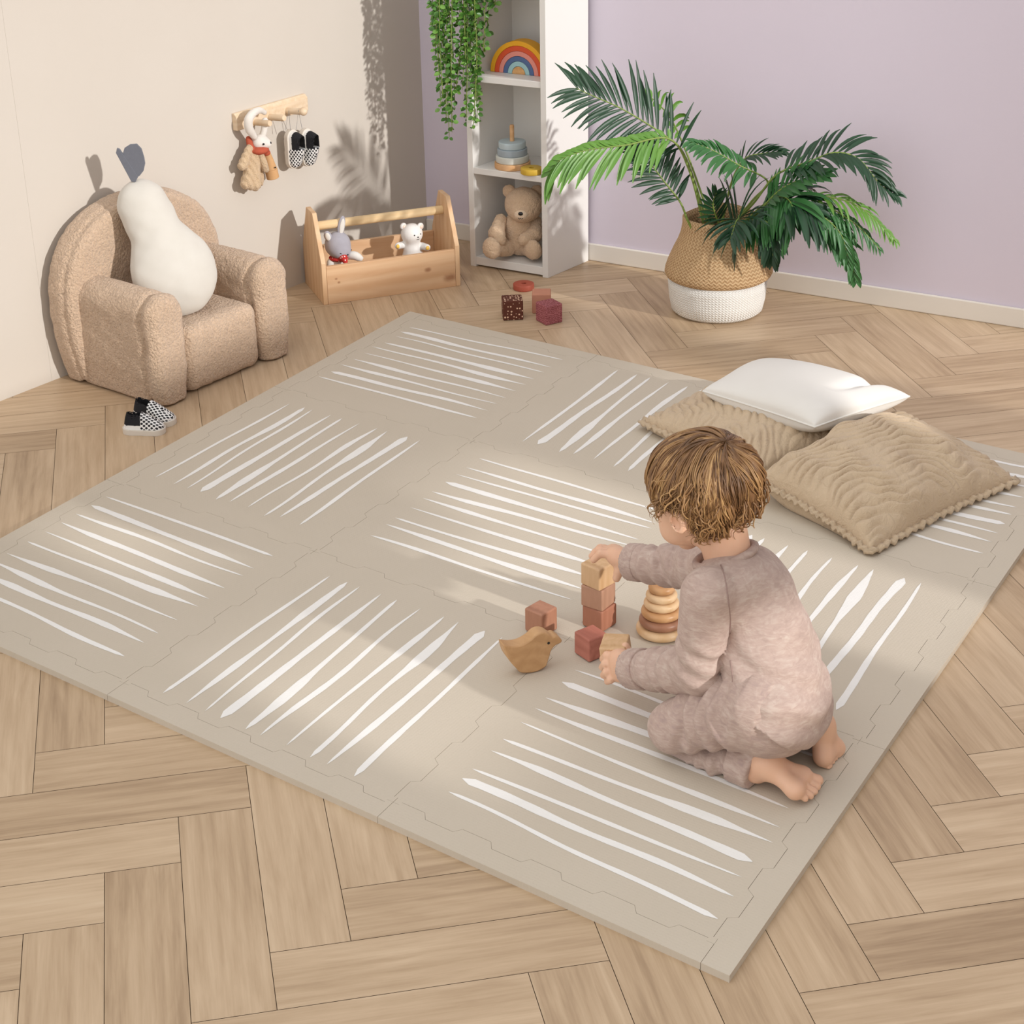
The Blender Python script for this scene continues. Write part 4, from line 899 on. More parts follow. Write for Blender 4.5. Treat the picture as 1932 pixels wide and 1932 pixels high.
# ------------------------------------------------------------ basket and palm
BC = U(1352, 584, 0)
def weave(name, c1, c2, sc=1.0):
    t = NT(name); t.rough(.85); t.b.inputs['Specular IOR Level'].default_value = .2
    g = t.n('UVMap'); g.uv_map = 'wrap'; mp = t.n('Mapping'); mp.inputs['Scale'].default_value = (64*sc, 46*sc, 1); mp.inputs['Rotation'].default_value = (0, 0, .785); t.l(g.outputs[0], mp.inputs[0])
    ck = t.n('TexChecker'); ck.inputs['Scale'].default_value = 1; t.l(mp.outputs[0], ck.inputs[0])
    w1 = t.n('TexWave'); w1.inputs['Scale'].default_value = .318; t.l(mp.outputs[0], w1.inputs[0]); w2 = t.n('TexWave'); w2.bands_direction = 'Y'; w2.inputs['Scale'].default_value = .318; t.l(mp.outputs[0], w2.inputs[0])
    mx = t.n('Mix'); t.l(ck.outputs['Fac'], mx.inputs[0]); t.l(w1.outputs['Fac'], mx.inputs[2]); t.l(w2.outputs['Fac'], mx.inputs[3])
    v = t.coords(); n = t.noise(v, 90, 3); f = t.math('ADD', t.math('MULTIPLY', mx.outputs[0], .55), t.math('MULTIPLY', n, .45))
    t.col(t.ramp(f, [(.2, c2), (.7, c1)])); t.bump(mx.outputs[0], .6, .0025); return t.m
M_SEA = weave('seagrass', '#cfb088', '#a3805a', 1.4); M_SEAW = weave('seagrass_white', '#efede8', '#dfdcd6', 2.0)
def lathe_uv(name, prof, mat, parent, n=72, wob=0., seed=0):
    b = MB(); b.lathe(prof, n); 
    V_ = V(b.v)
    if wob: V_ = V_*(1+(wob*nz(V_, 22, seed))[:, None]*V([1, 1, .6]))
    L = [0]
    for i in range(1, len(prof)): L.append(L[-1]+math.hypot(prof[i][0]-prof[i-1][0], prof[i][1]-prof[i-1][1]))
    uv = []
    for f in b.f:
        if len(f) > 4: uv += [(0, 0)]*len(f); continue
        for k, q in enumerate(f):
            i, j = divmod(q, n); 
            if j == 0 and any((z % n) == n-1 for z in f): j = n
            uv.append((j/n, L[i]/.45))
    return mesh_obj(name, V_, b.f, mat, parent, True, None, {'wrap': uv})
def basket():
    e = empty('belly_basket', BC, 0, 'round seagrass belly basket with a white lower half, holding the palm', 'basket')
    lo = [(.09, .001), (.112, .002), (.121, .010), (.127, .04), (.130, .075), (.131, .098)]
    o1 = lathe_uv('white_base', lo, M_SEAW, e, wob=.012)
    hi = [(.131, .0985), (.139, .104), (.143, .113), (.142, .124), (.135, .145), (.120, .175), (.107, .200), (.100, .222), (.097, .245), (.097, .262), (.092, .264), (.091, .247), (.094, .225), (.098, .205), (.110, .18), (.10, .17)]
    lathe_uv('seagrass_top', hi, M_SEA, e, wob=.02, seed=2)
    b = MB(); b.lathe([(1e-6, .186), (.07, .184), (.100, .178)], 40); b.build('soil', plain('dark_soil', '#2a1f17', .95, '#3a2c20', 80, 120, .8, .004), e)
basket()
def leafmat(name, c1, c2, rough=.42):
    t = NT(name); t.rough(rough); v = t.coords(); t.col(t.mix(t.noise(v, 14, 3), c1, c2)); t.b.inputs['Specular IOR Level'].default_value = .45
    return t.m
M_L1 = leafmat('palm_dark', '#16331f', '#234a2c'); M_L2 = leafmat('palm_mid', '#2a5a2e', '#3c7038'); M_L3 = leafmat('palm_bright', '#4a7c2c', '#6a9438'); M_STEM = leafmat('palm_stem', '#8a9a4c', '#6f8a3e', .5)
PE = empty('palm_plant', BC+V([0, 0, .19]), 0, 'potted palm with arching feathery fronds, growing in the belly basket', 'palm')
PO = BC+V([0, 0, .19])
def leaflet(b, base, d, nrm, L, wd, droop, m=0, n=6, tw=0.):
    d = d/np.linalg.norm(d); s = np.cross(d, nrm); s /= np.linalg.norm(s)+1e-9; p = base.copy(); VV = []
    for k in range(n+1):
        t_ = k/n; w_ = wd*(.35+.65*math.sin(math.pi*min(1, t_*1.0+.12)**.85)) if t_ < 1 else wd*.06
        w_ = wd*max(.06, math.sin(math.pi*(t_*.86+.10)))
        up = np.cross(s, d); VV += [p+s*w_/2+up*w_*.16, p-up*w_*.10, p-s*w_/2+up*w_*.16]
        d = d+V([0, 0, -droop/n*(.4+1.2*t_)]); d /= np.linalg.norm(d); s = s-d*(s@d); s /= np.linalg.norm(s); p = p+d*(L/n)
    b.add(VV, [(3*k+i, 3*k+i+1, 3*k+i+4, 3*k+i+3) for k in range(n) for i in (0, 1)], m)
def frond(pts, start, Lmax, N, m, nrm=None, droop=.7, sweep=1.05, wd=.0125, sides=(1, 1), stem=.0036, seed=1, lift=.25, tipf=.35, basef=.7):
    # pts: (px,py,depth) along the rachis from the pot outward; leaflets from fraction `start` on
    P = catmull([PD(x, y, BC, d)-PO for x, y, d in pts], 8); n = len(P); rg = random.Random(seed)
    b = MB(); b.tube(P, [stem*(1-.75*k/n) for k in range(n)], 7); o = b.build('frond', [M_STEM], PE, smooth=True)
    lb = MB(); acc = [0]
    for i in range(1, n): acc.append(acc[-1]+np.linalg.norm(P[i]-P[i-1]))
    def at(s):
        x = s*acc[-1]; i = min(max(1, int(np.searchsorted(acc, x))), n-1); f = (x-acc[i-1])/(acc[i]-acc[i-1]+1e-9)
        return P[i-1]*(1-f)+P[i]*f, (P[min(i+1, n-1)]-P[max(i-2, 0)])
    for k in range(N):
        s = start+(1-start)*(k+.5)/N; p, t_ = at(s); t_ = t_/np.linalg.norm(t_); r = (s-start)/(1-start)
        nn = V(nrm, ) if nrm is not None else V([0, 0, 1.]); nn = nn.astype(float)
        sd = np.cross(t_, nn); sd /= np.linalg.norm(sd)+1e-9; up = np.cross(sd, t_)
        L = Lmax*(basef+(1-basef)*min(1, r*3))*(1-(1-tipf)*max(0, (r-.45)/.55)**1.3)
        for q, on in ((1, sides[0]), (-1, sides[1])):
            if not on: continue
            a = sweep*(1-.55*r)*rg.uniform(.88, 1.12)
            d = t_*math.cos(a)+sd*q*math.sin(a)+up*lift*rg.uniform(.6, 1.3)
            leaflet(lb, p, d, up, L*on*rg.uniform(.86, 1.1), wd*rg.uniform(.85, 1.15), droop*rg.uniform(.6, 1.4), 0)
    lb.build('leaflets', [m], o, smooth=True)
toCam = -DH*.87+V([0, 0, .5])
frond([(1338, 432, 0), (1322, 380, .0), (1290, 290, -.02), (1252, 254, -.03), (1176, 207, -.04), (1121, 182, -.04), (1086, 166, -.04)], .42, .145, 21, M_L1, toCam, .6, 1.15, .0125, seed=1, lift=.1, tipf=.55)
frond([(1330, 432, -.02), (1300, 320, -.05), (1262, 262, -.08), (1180, 274, -.12), (1110, 283, -.14), (1060, 300, -.15), (1036, 325, -.15)], .45, .125, 22, M_L3, toCam, .75, .95, .0150, seed=2, lift=.1, tipf=.75, sides=(.35, 1))
frond([(1312, 445, -.05), (1297, 415, -.05), (1283, 381, -.05), (1252, 341, -.05), (1216, 294, -.04), (1188, 268, -.04)], .34, .085, 17, M_L1, toCam, .35, 1.15, .0115, seed=3, lift=.05)
frond([(1345, 430, .03), (1325, 370, .06), (1296, 290, .07), (1268, 228, .07), (1238, 192, .06), (1215, 176, .05)], .62, .055, 9, M_L3, V([.3, -.5, .8]), 1.9, 1.2, .013, seed=4, lift=.5, sides=(1, .6))
frond([(1375, 432, -.02), (1420, 378, -.04), (1448, 342, -.05), (1395, 312, -.06), (1345, 284, -.07), (1303, 268, -.07)], .5, .085, 16, M_L2, V([-.2, -.6, .8]), .9, 1.1, .014, seed=5, lift=.15, sides=(.7, 1))
frond([(1370, 436, -.03), (1420, 385, -.08), (1465, 330, -.12), (1527, 305, -.15), (1575, 288, -.17), (1620, 300, -.19), (1658, 345, -.20), (1688, 368, -.20)], .42, .100, 24, M_L1, V([0, -.55, .85]), .9, 1.0, .0125, seed=6, lift=.3, tipf=.4)
frond([(1370, 440, -.07), (1385, 425, -.10), (1395, 412, -.14), (1388, 420, -.19), (1378, 452, -.22)], .15, .125, 17, M_L1, V([.1, -.75, .6]), 1.1, 1.35, .0135, seed=7, lift=.25, basef=1)
frond([(1390, 440, -.04), (1430, 395, -.09), (1468, 372, -.14), (1490, 380, -.18), (1500, 410, -.20)], .45, .13, 13, M_L2, V([0, -.5, .85]), 1.9, 1.2, .0165, seed=8, lift=.1, basef=1, tipf=.8)
frond([(1395, 445, -.06), (1450, 410, -.12), (1520, 417, -.17), (1563, 439, -.19), (1600, 478, -.20), (1614, 525, -.20)], .40, .085, 17, M_L2, V([0, -.5, .85]), 1.3, .85, .0125, seed=9, lift=.15)
frond([(1385, 440, -.04), (1450, 390, -.10), (1527, 372, -.15), (1585, 376, -.18), (1632, 398, -.20), (1690, 455, -.21)], .42, .075, 16, M_L3, V([0, -.4, .9]), 1.7, .75, .010, seed=10, lift=.1)
frond([(1360, 430, .02), (1380, 345, .02), (1404, 301, .0), (1437, 290, -.03), (1478, 287, -.05)], .55, .065, 11, M_L1, V([0, -.5, .9]), .6, .8, .010, seed=11, lift=.2)
frond([(1385, 438, -.05), (1430, 400, -.11), (1470, 360, -.15), (1510, 340, -.18), (1560, 330, -.20)], .45, .085, 12, M_L2, V([0, -.6, .8]), .5, .9, .0165, seed=12, lift=.25)
frond([(1365, 440, -.05), (1352, 412, -.08), (1345, 385, -.10), (1352, 362, -.11)], .30, .075, 10, M_L1, toCam, .2, .8, .010, seed=13, lift=.2)
frond([(1390, 442, -.09), (1420, 425, -.14), (1445, 418, -.18), (1460, 440, -.20)], .35, .095, 11, M_L2, V([0, -.5, .9]), 1.7, 1.1, .014, seed=14, lift=.1, basef=1)
frond([(1395, 445, -.07), (1440, 400, -.12), (1490, 380, -.17), (1532, 398, -.20)], .35, .135, 15, M_L1, V([0, -.5, .85]), 2.0, 1.2, .0165, seed=15, lift=.1, basef=.9, tipf=.8)
frond([(1390, 442, -.07), (1440, 402, -.13), (1480, 388, -.17), (1540, 402, -.20), (1585, 440, -.215), (1602, 495, -.215)], .40, .080, 16, M_L2, V([0, -.5, .85]), 1.5, .95, .0125, seed=16, lift=.1)
frond([(1385, 442, -.08), (1412, 412, -.13), (1440, 420, -.17), (1456, 460, -.19), (1458, 492, -.19)], .30, .085, 13, M_L1, V([0, -.6, .8]), 1.5, 1.0, .0145, seed=17, lift=.1)
frond([(1390, 440, -.06), (1450, 395, -.12), (1540, 385, -.17), (1610, 420, -.20), (1660, 470, -.21)], .50, .075, 13, M_L2, V([0, -.4, .9]), 1.9, .7, .0095, seed=18, lift=.05)
# ------------------------------------------------------------ trailing plant on the bookcase
M_V1 = leafmat('vine_leaf', '#35601f', '#50802f', .4); M_V2 = leafmat('vine_leaf_light', '#5f8f38', '#79a348', .4)
def vines():
    C0 = S(.055, .05, 1.0855); e = empty('trailing_plant', C0, SZ, 'trailing green plant with small round leaves hanging down the front of the bookcase', 'plant')
    c, s = math.cos(-SZ), math.sin(-SZ); loc = lambda p: V([(p[0]-C0[0])*c-(p[1]-C0[1])*s, (p[0]-C0[0])*s+(p[1]-C0[1])*c, p[2]-C0[2]])
    b = MB(); b.lathe([(.038, .0008), (.048, .09), (.045, .092), (.042, .078), (1e-6, .076)], 32); b.build('pot', plain('pot_white', '#e5e0d8', .5), e, auto=.7)
    rg = random.Random(11)
    V0 = S(-.01, -.035, 0)
    ends = [(822, 95), (816, 60), (829, 150), (836, 190), (832, 205), (842, 226), (848, 262), (853, 250), (858, 205), (860, 176), (866, 140), (872, 170), (880, 222), (887, 240), (893, 244), (900, 238), (905, 150), (912, 98), (920, 60), (899, 196), (845, 168), (855, 120), (928, 18), (879, 118), (838, 128), (886, 150)]
    for k, (ex, ey) in enumerate(ends):
        d = rg.uniform(-.03, .03)
        E = PD(ex, ey, V0, d); ty = .78+rg.uniform(0, .05); ux = 872+(ex-872)*1.05+rg.uniform(-8, 8)
        T = PD(ux, -8, V0, d*.6); T2 = V([T[0], T[1], 1.06]); A = C0+V([0, 0, .095])+V([rg.uniform(-.02, .02), rg.uniform(-.02, .02), 0])
        A2 = (A+T2)/2+V([0, 0, .085])
        M1 = E*.45+T*.55+V([rg.uniform(-.007, .007), rg.uniform(-.006, .006), 0])
        P = catmull([loc(q) for q in (A, A2, T2, T, M1, E)], 7); n = len(P)
        vb = MB(); vb.tube(P, [.0013]*(n-1)+[.0006], 5, 0); acc = 0; nx = 0.; sd = rg.choice((-1, 1))
        for i in range(8, n):
            seg = P[i]-P[i-1]; L = np.linalg.norm(seg); x = 0
            while acc+L-x > nx and L > 1e-6:
                x_ = nx-acc; p = P[i-1]+seg*(x_/L if x_ > 0 else 0)
                for q in (1, -1):
                    th = rg.uniform(0, 6.283); d_ = V([math.cos(th), math.sin(th)-.35, rg.uniform(-.75, .15)]); d_ /= np.linalg.norm(d_)
                    nn = V([rg.uniform(-.4, .4), -1, rg.uniform(.1, 1.0)]); nn = nn-d_*(nn@d_); nn /= np.linalg.norm(nn); sdv = np.cross(d_, nn)
                    Lf = rg.uniform(.012, .019); W_ = Lf*rg.uniform(.62, .78); VV = [p]; base = p+d_*.003
                    ring = [(.0, 0), (.18, .36), (.45, .5), (.75, .40), (1., 0), (.75, -.40), (.45, -.5), (.18, -.36)]
                    VV = [base+d_*Lf*a_+sdv*W_*b_-nn*(abs(b_)*-.25*W_+.12*Lf*a_*a_) for a_, b_ in ring]+[base+d_*Lf*.45-nn*.0012]
                    vb.add(VV, [(8, z, (z+1) % 8) for z in range(8)], 1 if rg.random() < .72 else 2)
                nx += rg.uniform(.011, .017)
            acc += L
        vb.build('vine', [M_STEM, M_V1, M_V2], e, smooth=True)
vines()
# ------------------------------------------------------------ the child
CB = V([1.766, -1.344, 0.]); CZ = math.atan2(RH[1], RH[0])
def J(px, py, d):
    p = PD(px, py, CB, d)-CB; return V([p@RH, p@DH, p[2]])
def child():
    e = empty('person', CB, CZ, 'toddler in dusty pink pajamas kneeling on the foam mat, stacking wooden blocks', 'person')
    t = NT('skin'); t.rough(.5); v = t.coords(); t.col(t.mix(t.noise(v, 22, 3), '#e6bea1', '#dcab8d')); t.b.inputs['Subsurface Weight'].default_value = .12
    t.b.inputs['Subsurface Radius'].default_value = (.012, .005, .003); t.b.inputs['Subsurface Scale'].default_value = .6; t.bump(t.noise(v, 300, 2), .06, .001); M_SKIN = t.m
    def cloth(nm, c1, c2, c3):
        t = NT(nm); t.rough(.92); t.b.inputs['Specular IOR Level'].default_value = .12; v = t.coords(); v2 = t.coords('Object', (60, 60, 190), (.3, .4, .2))
        n = t.noise(v2, 1, 3, .55, 1.0); n2 = t.noise(v, 34, 2, .5, 1.5)
        t.col(t.ramp(t.math('ADD', t.math('MULTIPLY', n, .6), t.math('MULTIPLY', n2, .4)), [(.30, c2), (.5, c1), (.70, c3)]))
        t.bump(t.math('ADD', n2, t.math('MULTIPLY', n, .4)), .35, .005); t.b.inputs['Sheen Weight'].default_value = .12; return t.m
    M_PJ = cloth('pajama_jersey', '#bba499', '#ad978d', '#c9b8ac'); M_PJ2 = cloth('pajama_rib', '#b7a095', '#a6908a', '#c6b3a8')
    # joints
    pel = J(1442, 1316, .025); sp = J(1434, 1225, .045); ch = J(1410, 1135, .080); nk = J(1370, 1052, .105); hc = J(1318, 922, .14)
    shL, elL, wrL = J(1338, 1122, .020), J(1322, 1264, .030), J(1192, 1262, .165)
    shR, elR, wrR = J(1420, 1080, .135), J(1312, 1072, .265), J(1190, 1060, .365)
    hiL, knL, anL = J(1428, 1330, -.028), J(1276, 1372, .045), J(1428, 1450, -.038); shk = J(1292, 1399, .062)
    hiR, knR, anR = J(1470, 1310, .075), J(1335, 1310, .20), J(1537, 1372, .05)
    buL, buR = J(1455, 1343, -.03), J(1473, 1322, .04)
    fh = V([-.66, .60, -.45]); M = frame(fh); H = lambda a, b, c: hc+M[0]*a+M[1]*b+M[2]*c
    gz = Z0+.0005
    def torso(P, g=0.):
        return smin(.035, ell(P, pel, (.079+g, .077+g, .075+g)), cap(P, pel, sp, .072+g, .068+g), cap(P, sp, ch, .068+g, .060+g), ell(P, buL, (.064+g,)*3), ell(P, buR, (.062+g,)*3),
                    cap(P, ch, (shL+shR)/2, .056+g, .038+g), cap(P, shL*.75+ch*.25, shR*.75+ch*.25, .034+g))
    def armL(P, g=0.): return chain(P, [shL, elL, wrL], [.034+g, .0300+g, .0215+g], .012)
    def armR(P, g=0.): return chain(P, [shR, elR, wrR], [.034+g, .029+g, .0205+g], .014)
    def legL(P, g=0., k=.008): return smin(k, cap(P, hiL, knL, .055+g, .036+g), cap(P, shk, anL, .0275+g, .0225+g))
    def legR(P, g=0.): return smin(.012, cap(P, hiR, knR, .058+g, .042+g), cap(P, knR+V([.004, 0, -.004]), anR, .038+g, .0235+g))
    # feet: soles turned up and back
    def foot(an, heel, ball_, toes, rad, side):
        def f(P):
            d = smin(.014, cap(P, an, heel, .0225, .0225), cap(P, heel, ball_[0], .0195, .0125), cap(P, heel, ball_[1], .018, .0120), cap(P, ball_[0], ball_[1], .0125, .0115))
            for (a, b), r in zip(toes, rad): d = smin(.0016, d, cap(P, a, b, r*.80, r))
            return d
        return f
    heL = J(1446, 1440, -.050); bL = (J(1514, 1464, -.052), J(1500, 1491, -.092))
    tL = [(J(1519, 1462, -.050), J(1543, 1472, -.056)), (J(1519, 1472, -.062), J(1541, 1484, -.068)), (J(1514, 1480, -.074), J(1536, 1493, -.079)), (J(1508, 1487, -.084), J(1529, 1501, -.089)), (J(1501, 1491, -.093), J(1519, 1506, -.098))]
    heR = J(1546, 1368, .028); bR = (J(1553, 1428, .002), J(1577, 1411, .036))
    tR = [(J(1554, 1430, .002), J(1563, 1452, -.003)), (J(1562, 1427, .011), J(1574, 1449, .006)), (J(1569, 1423, .019), J(1581, 1443, .014)), (J(1575, 1417, .027), J(1586, 1436, .022)), (J(1579, 1411, .036), J(1589, 1428, .031))]
    R_ = [.0088, .0068, .0064, .0061, .0058]
    fL, fR = foot(anL, heL, bL, tL, R_, 1), foot(anR, heR, bR, tR, R_, -1)
    # hands
    pL = J(1166, 1252, .190)
    def handL(P):
        d = smin(.010, cap(P, wrL, J(1178, 1256, .178), .0195, .0195), cap(P, J(1172, 1243, .185), J(1174, 1270, .178), .0165, .0155), cap(P, J(1164, 1242, .190), J(1165, 1268, .184), .0130, .0125))
        fg = [([J(1160, 1236, .196), J(1145, 1236, .200), J(1137, 1243, .212)], .0066), ([J(1158, 1249, .193), J(1142, 1252, .192), J(1136, 1259, .206)], .0067), ([J(1160, 1262, .188), J(1144, 1268, .184), J(1138, 1274, .198)], .0064), ([J(1166, 1272, .183), J(1152, 1282, .177), J(1146, 1286, .189)], .0066)]
        for p, r in fg: d = smin(.0012, d, chain(P, p, [r*1.05, r, r*.9], .003))
        return smin(.004, d, chain(P, [J(1182, 1246, .196), J(1186, 1232, .205), J(1180, 1219, .208)], [.0095, .0080, .0070], .004))
    def handR(P):
        d = smin(.010, cap(P, wrR, J(1172, 1054, .380), .0185, .0180), cap(P, J(1165, 1051, .375), J(1164, 1045, .400), .0150, .0150), cap(P, J(1155, 1046, .385), J(1154, 1040, .405), .0120, .0120))
        fg = [([J(1150, 1047, .380), J(1133, 1044, .385), J(1120, 1056, .388)], .0070), ([J(1149, 1043, .392), J(1131, 1038, .400), J(1117, 1049, .404)], .0072), ([J(1150, 1040, .404), J(1133, 1034, .414), J(1121, 1043, .420)], .0070), ([J(1153, 1039, .414), J(1140, 1034, .424), J(1130, 1040, .431)], .0064)]
        for p, r in fg: d = smin(.0012, d, chain(P, p, [r*1.05, r, r*.9], .003))
        return smin(.004, d, chain(P, [J(1172, 1062, .370), J(1168, 1077, .366), J(1163, 1091, .366)], [.0100, .0084, .0072], .004))
    def head(P):
        d = smin(.02, ell(P, H(0, -.010, .012), (.072, .085, .075), M), ell(P, H(0, .022, -.030), (.056, .056, .056), M))
        for k in (-1, 1): d = smin(.012, d, ell(P, H(.032*k, .042, -.046), (.026, .026, .026), M))
        d = smin(.012, d, ell(P, H(0, .056, -.076), (.020, .016, .015), M))
        d = smin(.006, d, cap(P, H(0, .074, -.014), H(0, .083, -.034), .006, .0085)); d = smin(.004, d, ell(P, H(0, .074, -.056), (.013, .007, .006), M))
        for k in (-1, 1):
            d = smin(.004, d, -smin(.002, -ell(P, H(.024*k, .073, -.006), (.012, .009, .008), M), -ell(P, H(.024*k, .073, -.006), (.012, .009, .008), M))+.006)
            c = H(.071*k, -.004, -.026); X = M[0]*k; ea = V([M[0]*.8-M[1]*.5*k, M[1]*.85+M[0]*.45*k, M[2]])
            er = np.maximum(ell(P, c+X*.004, (.008, .014, .020), ea), -ell(P, c+X*.012+M[1]*.003, (.007, .0075, .012), ea)); d = smin(.004, d, er)
        return d
    neck = lambda P: cap(P, nk-(hc-nk)*.2, hc+M[2]*-.03-M[1]*.02, .036, .040)
    def body(P):
        d = smin(.010, smin(.014, torso(P, -.005), armR(P, -.002)), armL(P, -.002)); d = smin(.006, d, legL(P, -.008, .003), legR(P, -.006))
        d = smin(.012, d, fL(P)); d = smin(.012, d, fR(P)); d = smin(.010, d, handL(P), handR(P))
        d = smin(.016, d, neck(P)); d = smin(.014, d, head(P))
        return np.maximum(d, gz-P[:, 2])
    sdf_obj('body', body, (-.36, -.16, 0), (.19, .47, .60), .0029, M_SKIN, e)
    # clothes
    wr = lambda P, a, f, s: a*nz(P, f, s)
    def axis_fold(P, a, b, n, amp, t0, t1, s):
        ab = b-a; L2 = ab@ab; t_ = ((P-a)@ab)/L2; m = np.clip((t_-t0)/.12, 0, 1)*np.clip((t1-t_)/.12, 0, 1)
        return amp*m*np.sin(t_*n+2.6*nz(P, 34, s))
    def top(P):
        aL = np.maximum(armL(P, .0095)+axis_fold(P, elL, wrL, 25, .0030, .0, .92, 3)+axis_fold(P, shL, elL, 22, .0030, .45, 1.1, 4), (P-(wrL-(wrL-elL)*.02))@((wrL-elL)/np.linalg.norm(wrL-elL)))
        aR = np.maximum(armR(P, .0095)+axis_fold(P, elR, wrR, 26, .0032, -.2, .85, 5), (P-(wrR-(wrR-elR)*.02))@((wrR-elR)/np.linalg.norm(wrR-elR)))
        tr = torso(P, .0105)+wr(P, .0024, 42, 6)+.0032*np.sin((P[:, 2]+.35*P[:, 0]-.15)*130+2.2*nz(P, 20, 8))*np.clip((.27-P[:, 2])/.06, 0, 1)*np.clip((P[:, 2]-.06)/.05, 0, 1); tr = np.maximum(tr, (P-J(1408, 1343, -.06))@V([-.58, 0, -.81])-.004*nz(P, 40, 3))
        d = smin(.004, smin(.012, tr, aR), aL)+.0055*np.exp(-((tr-aL)/.006)**2)*np.clip((.31-P[:, 2])/.05, 0, 1)
        return np.maximum(d, gz-P[:, 2])
    sdf_obj('pajama_top', top, (-.30, -.16, 0), (.19, .44, .46), .0036, M_PJ, e)
    def trousers(P):
        def cut(l, kn, an, k): ax = (an-kn)/np.linalg.norm(an-kn); return np.maximum(l, (P-(an-(an-kn)*k))@ax)
        lL = cut(legL(P, .0085, .0015)+axis_fold(P, shk, anL, 30, .0036, .15, .95, 2)+axis_fold(P, hiL, knL, 20, .0026, .2, .95, 7), knL, anL, .02)
        lL = smin(.004, lL, np.maximum(cut(legL(P, .0125), knL, anL, .03), -((P-(anL-(anL-knL)*.30))@((anL-knL)/np.linalg.norm(anL-knL)))))
        lR = cut(legR(P, .0085)+axis_fold(P, knR, anR, 36, .0024, .15, .95, 1), knR, anR, .02)
        hp = smin(.035, ell(P, pel, (.084, .082, .080)), ell(P, buL, (.0695,)*3), ell(P, buR, (.0675,)*3), cap(P, pel, sp, .072, .06)); gr = .013*np.exp(-((cap(P, hiL, knL, .0635, .0445)-cap(P, shk, anL, .036, .031))/.008)**2)*np.clip((.080-P[:, 2])/.02, 0, 1); return np.maximum(smin(.012, smin(.010, lL+gr, hp), lR)+wr(P, .0016, 55, 9), gz+.0002-P[:, 2])
    sdf_obj('pajama_trousers', trousers, (-.30, -.16, 0), (.19, .36, .24), .0036, M_PJ2, e)
    # cuffs and seams
    for nm, a, c, ra, rc, k0, k1 in (('sleeve_cuff', elL, wrL, .0300, .0215, .80, 1.0), ('sleeve_cuff', elR, wrR, .029, .0205, .82, 1.0), ('ankle_cuff', shk, anL, .0275, .0225, .72, .985), ('ankle_cuff', knR, anR, .038, .0235, .80, .99)):
        p, q = a+(c-a)*k0, a+(c-a)*k1; rp, rq = ra+(rc-ra)*k0+.0105, ra+(rc-ra)*k1+.0108; ax_ = (c-a)/np.linalg.norm(c-a)
        f = lambda P: np.maximum(np.maximum(cap(P, p-ax_*.03, q+ax_*.03, rp, rq)+.0006*np.sin(np.arctan2((P-p)@np.cross(ax_, V([0, 0, 1.])), (P-p)@np.cross(ax_, np.cross(ax_, V([0, 0, 1.]))))*34), np.maximum((p-P)@ax_, (P-q)@ax_))-.0008, gz+.0004-P[:, 2])
        sdf_obj(nm, f, np.minimum(p, q)-.06, np.maximum(p, q)+.06, .0026, M_PJ2, e)
    M_SEAM = plain('seam_thread', '#9c837b', .9); cl = CAM-CB; cl = V([cl@RH, cl@DH, cl[2]])
    for L_ in ([(1360, 1066), (1366, 1084), (1371, 1110), (1375, 1140), (1378, 1170), (1377, 1196)], [(1378, 1246), (1381, 1268), (1382, 1290), (1377, 1312)]):
        pts = []
        for x, y in L_:
            d = ray(x, y); d = V([d@RH, d@DH, d[2]]); d /= np.linalg.norm(d); tt = 2.2
            for _ in range(120):
                s_ = float(top((cl+d*tt)[None])[0]); tt += s_*.7
                if s_ < .0003: break
            pts.append(cl+d*tt)
        b = MB(); b.tube(catmull(pts, 6), .0011, 6); b.build('seam', M_SEAM, e, smooth=True)
    # neck band
    ax = (hc-nk); ax = ax-M[1]*.0; ax = V([-.30, .25, .92]); ax /= np.linalg.norm(ax); a1 = np.cross(ax, V([1, 0, 0])); a1 /= np.linalg.norm(a1); a2 = np.cross(ax, a1)
    c0 = nk+ax*.004; pts = []
    b = MB(); NN = 40
    for k in range(NN+1):
        th = 2*math.pi*k/NN; pts.append(c0+(a1*math.cos(th)+a2*math.sin(th))*.0475)
    b.tube(pts, .0068, 8, cap=False); b.build('neck_band', M_PJ2, e, smooth=True)
    # eyes and mouth
    M_EW = plain('eye_white', '#efe9e4', .2); M_IR = plain('iris', '#4a5d6b', .2)
    for k in (-1, 1):
        o = ball('eye', H(.024*k, .066, -.008), .0105, M_EW, e); ball('iris', H(.0245*k, .0735, -.009), V([.005, .0035, .005]), M_IR, o, M)
    b = MB(); b.tube([H(-.011, .0795, -.058), H(0, .0825, -.0575), H(.011, .0795, -.058)], [.0012, .0022, .0012], 8); b.build('mouth', plain('lip', '#c98478', .4), e, smooth=True)
    # hair: a close cap and curled locks from the crown whorl
    t = NT('hair_strands'); t.rough(.42); t.b.inputs['Specular IOR Level'].default_value = .5; v = t.coords('Object'); at = t.n('UVMap'); at.uv_map = 'lock'
    sx = t.n('SeparateXYZ'); t.l(at.outputs[0], sx.inputs[0])
    f = t.math('ADD', t.math('MULTIPLY', sx.outputs[0], .65), t.math('MULTIPLY', t.noise(v, 60, 3), .5))
    f = t.math('ADD', f, t.math('MULTIPLY', sx.outputs[1], .22)); t.col(t.ramp(f, [(.15, '#4f3620'), (.5, '#775434'), (.82, '#9c754a'), (1, '#bd9766')])); M_HAIR = t.m
    cr = V([.31, -.30, .90]); cr /= np.linalg.norm(cr); fd = M[1]; c1 = fd-cr*(fd@cr); c1 /= np.linalg.norm(c1); c2 = np.cross(cr, c1)
    hcen = H(0, -.012, .008); ax_r = V([.076, .090, .076])
    def hull(d, g):
        q = V([d@M[0], d@M[1], d@M[2]]); return hcen+d*(1/np.linalg.norm(q/(ax_r+g)))
    rg = random.Random(7)
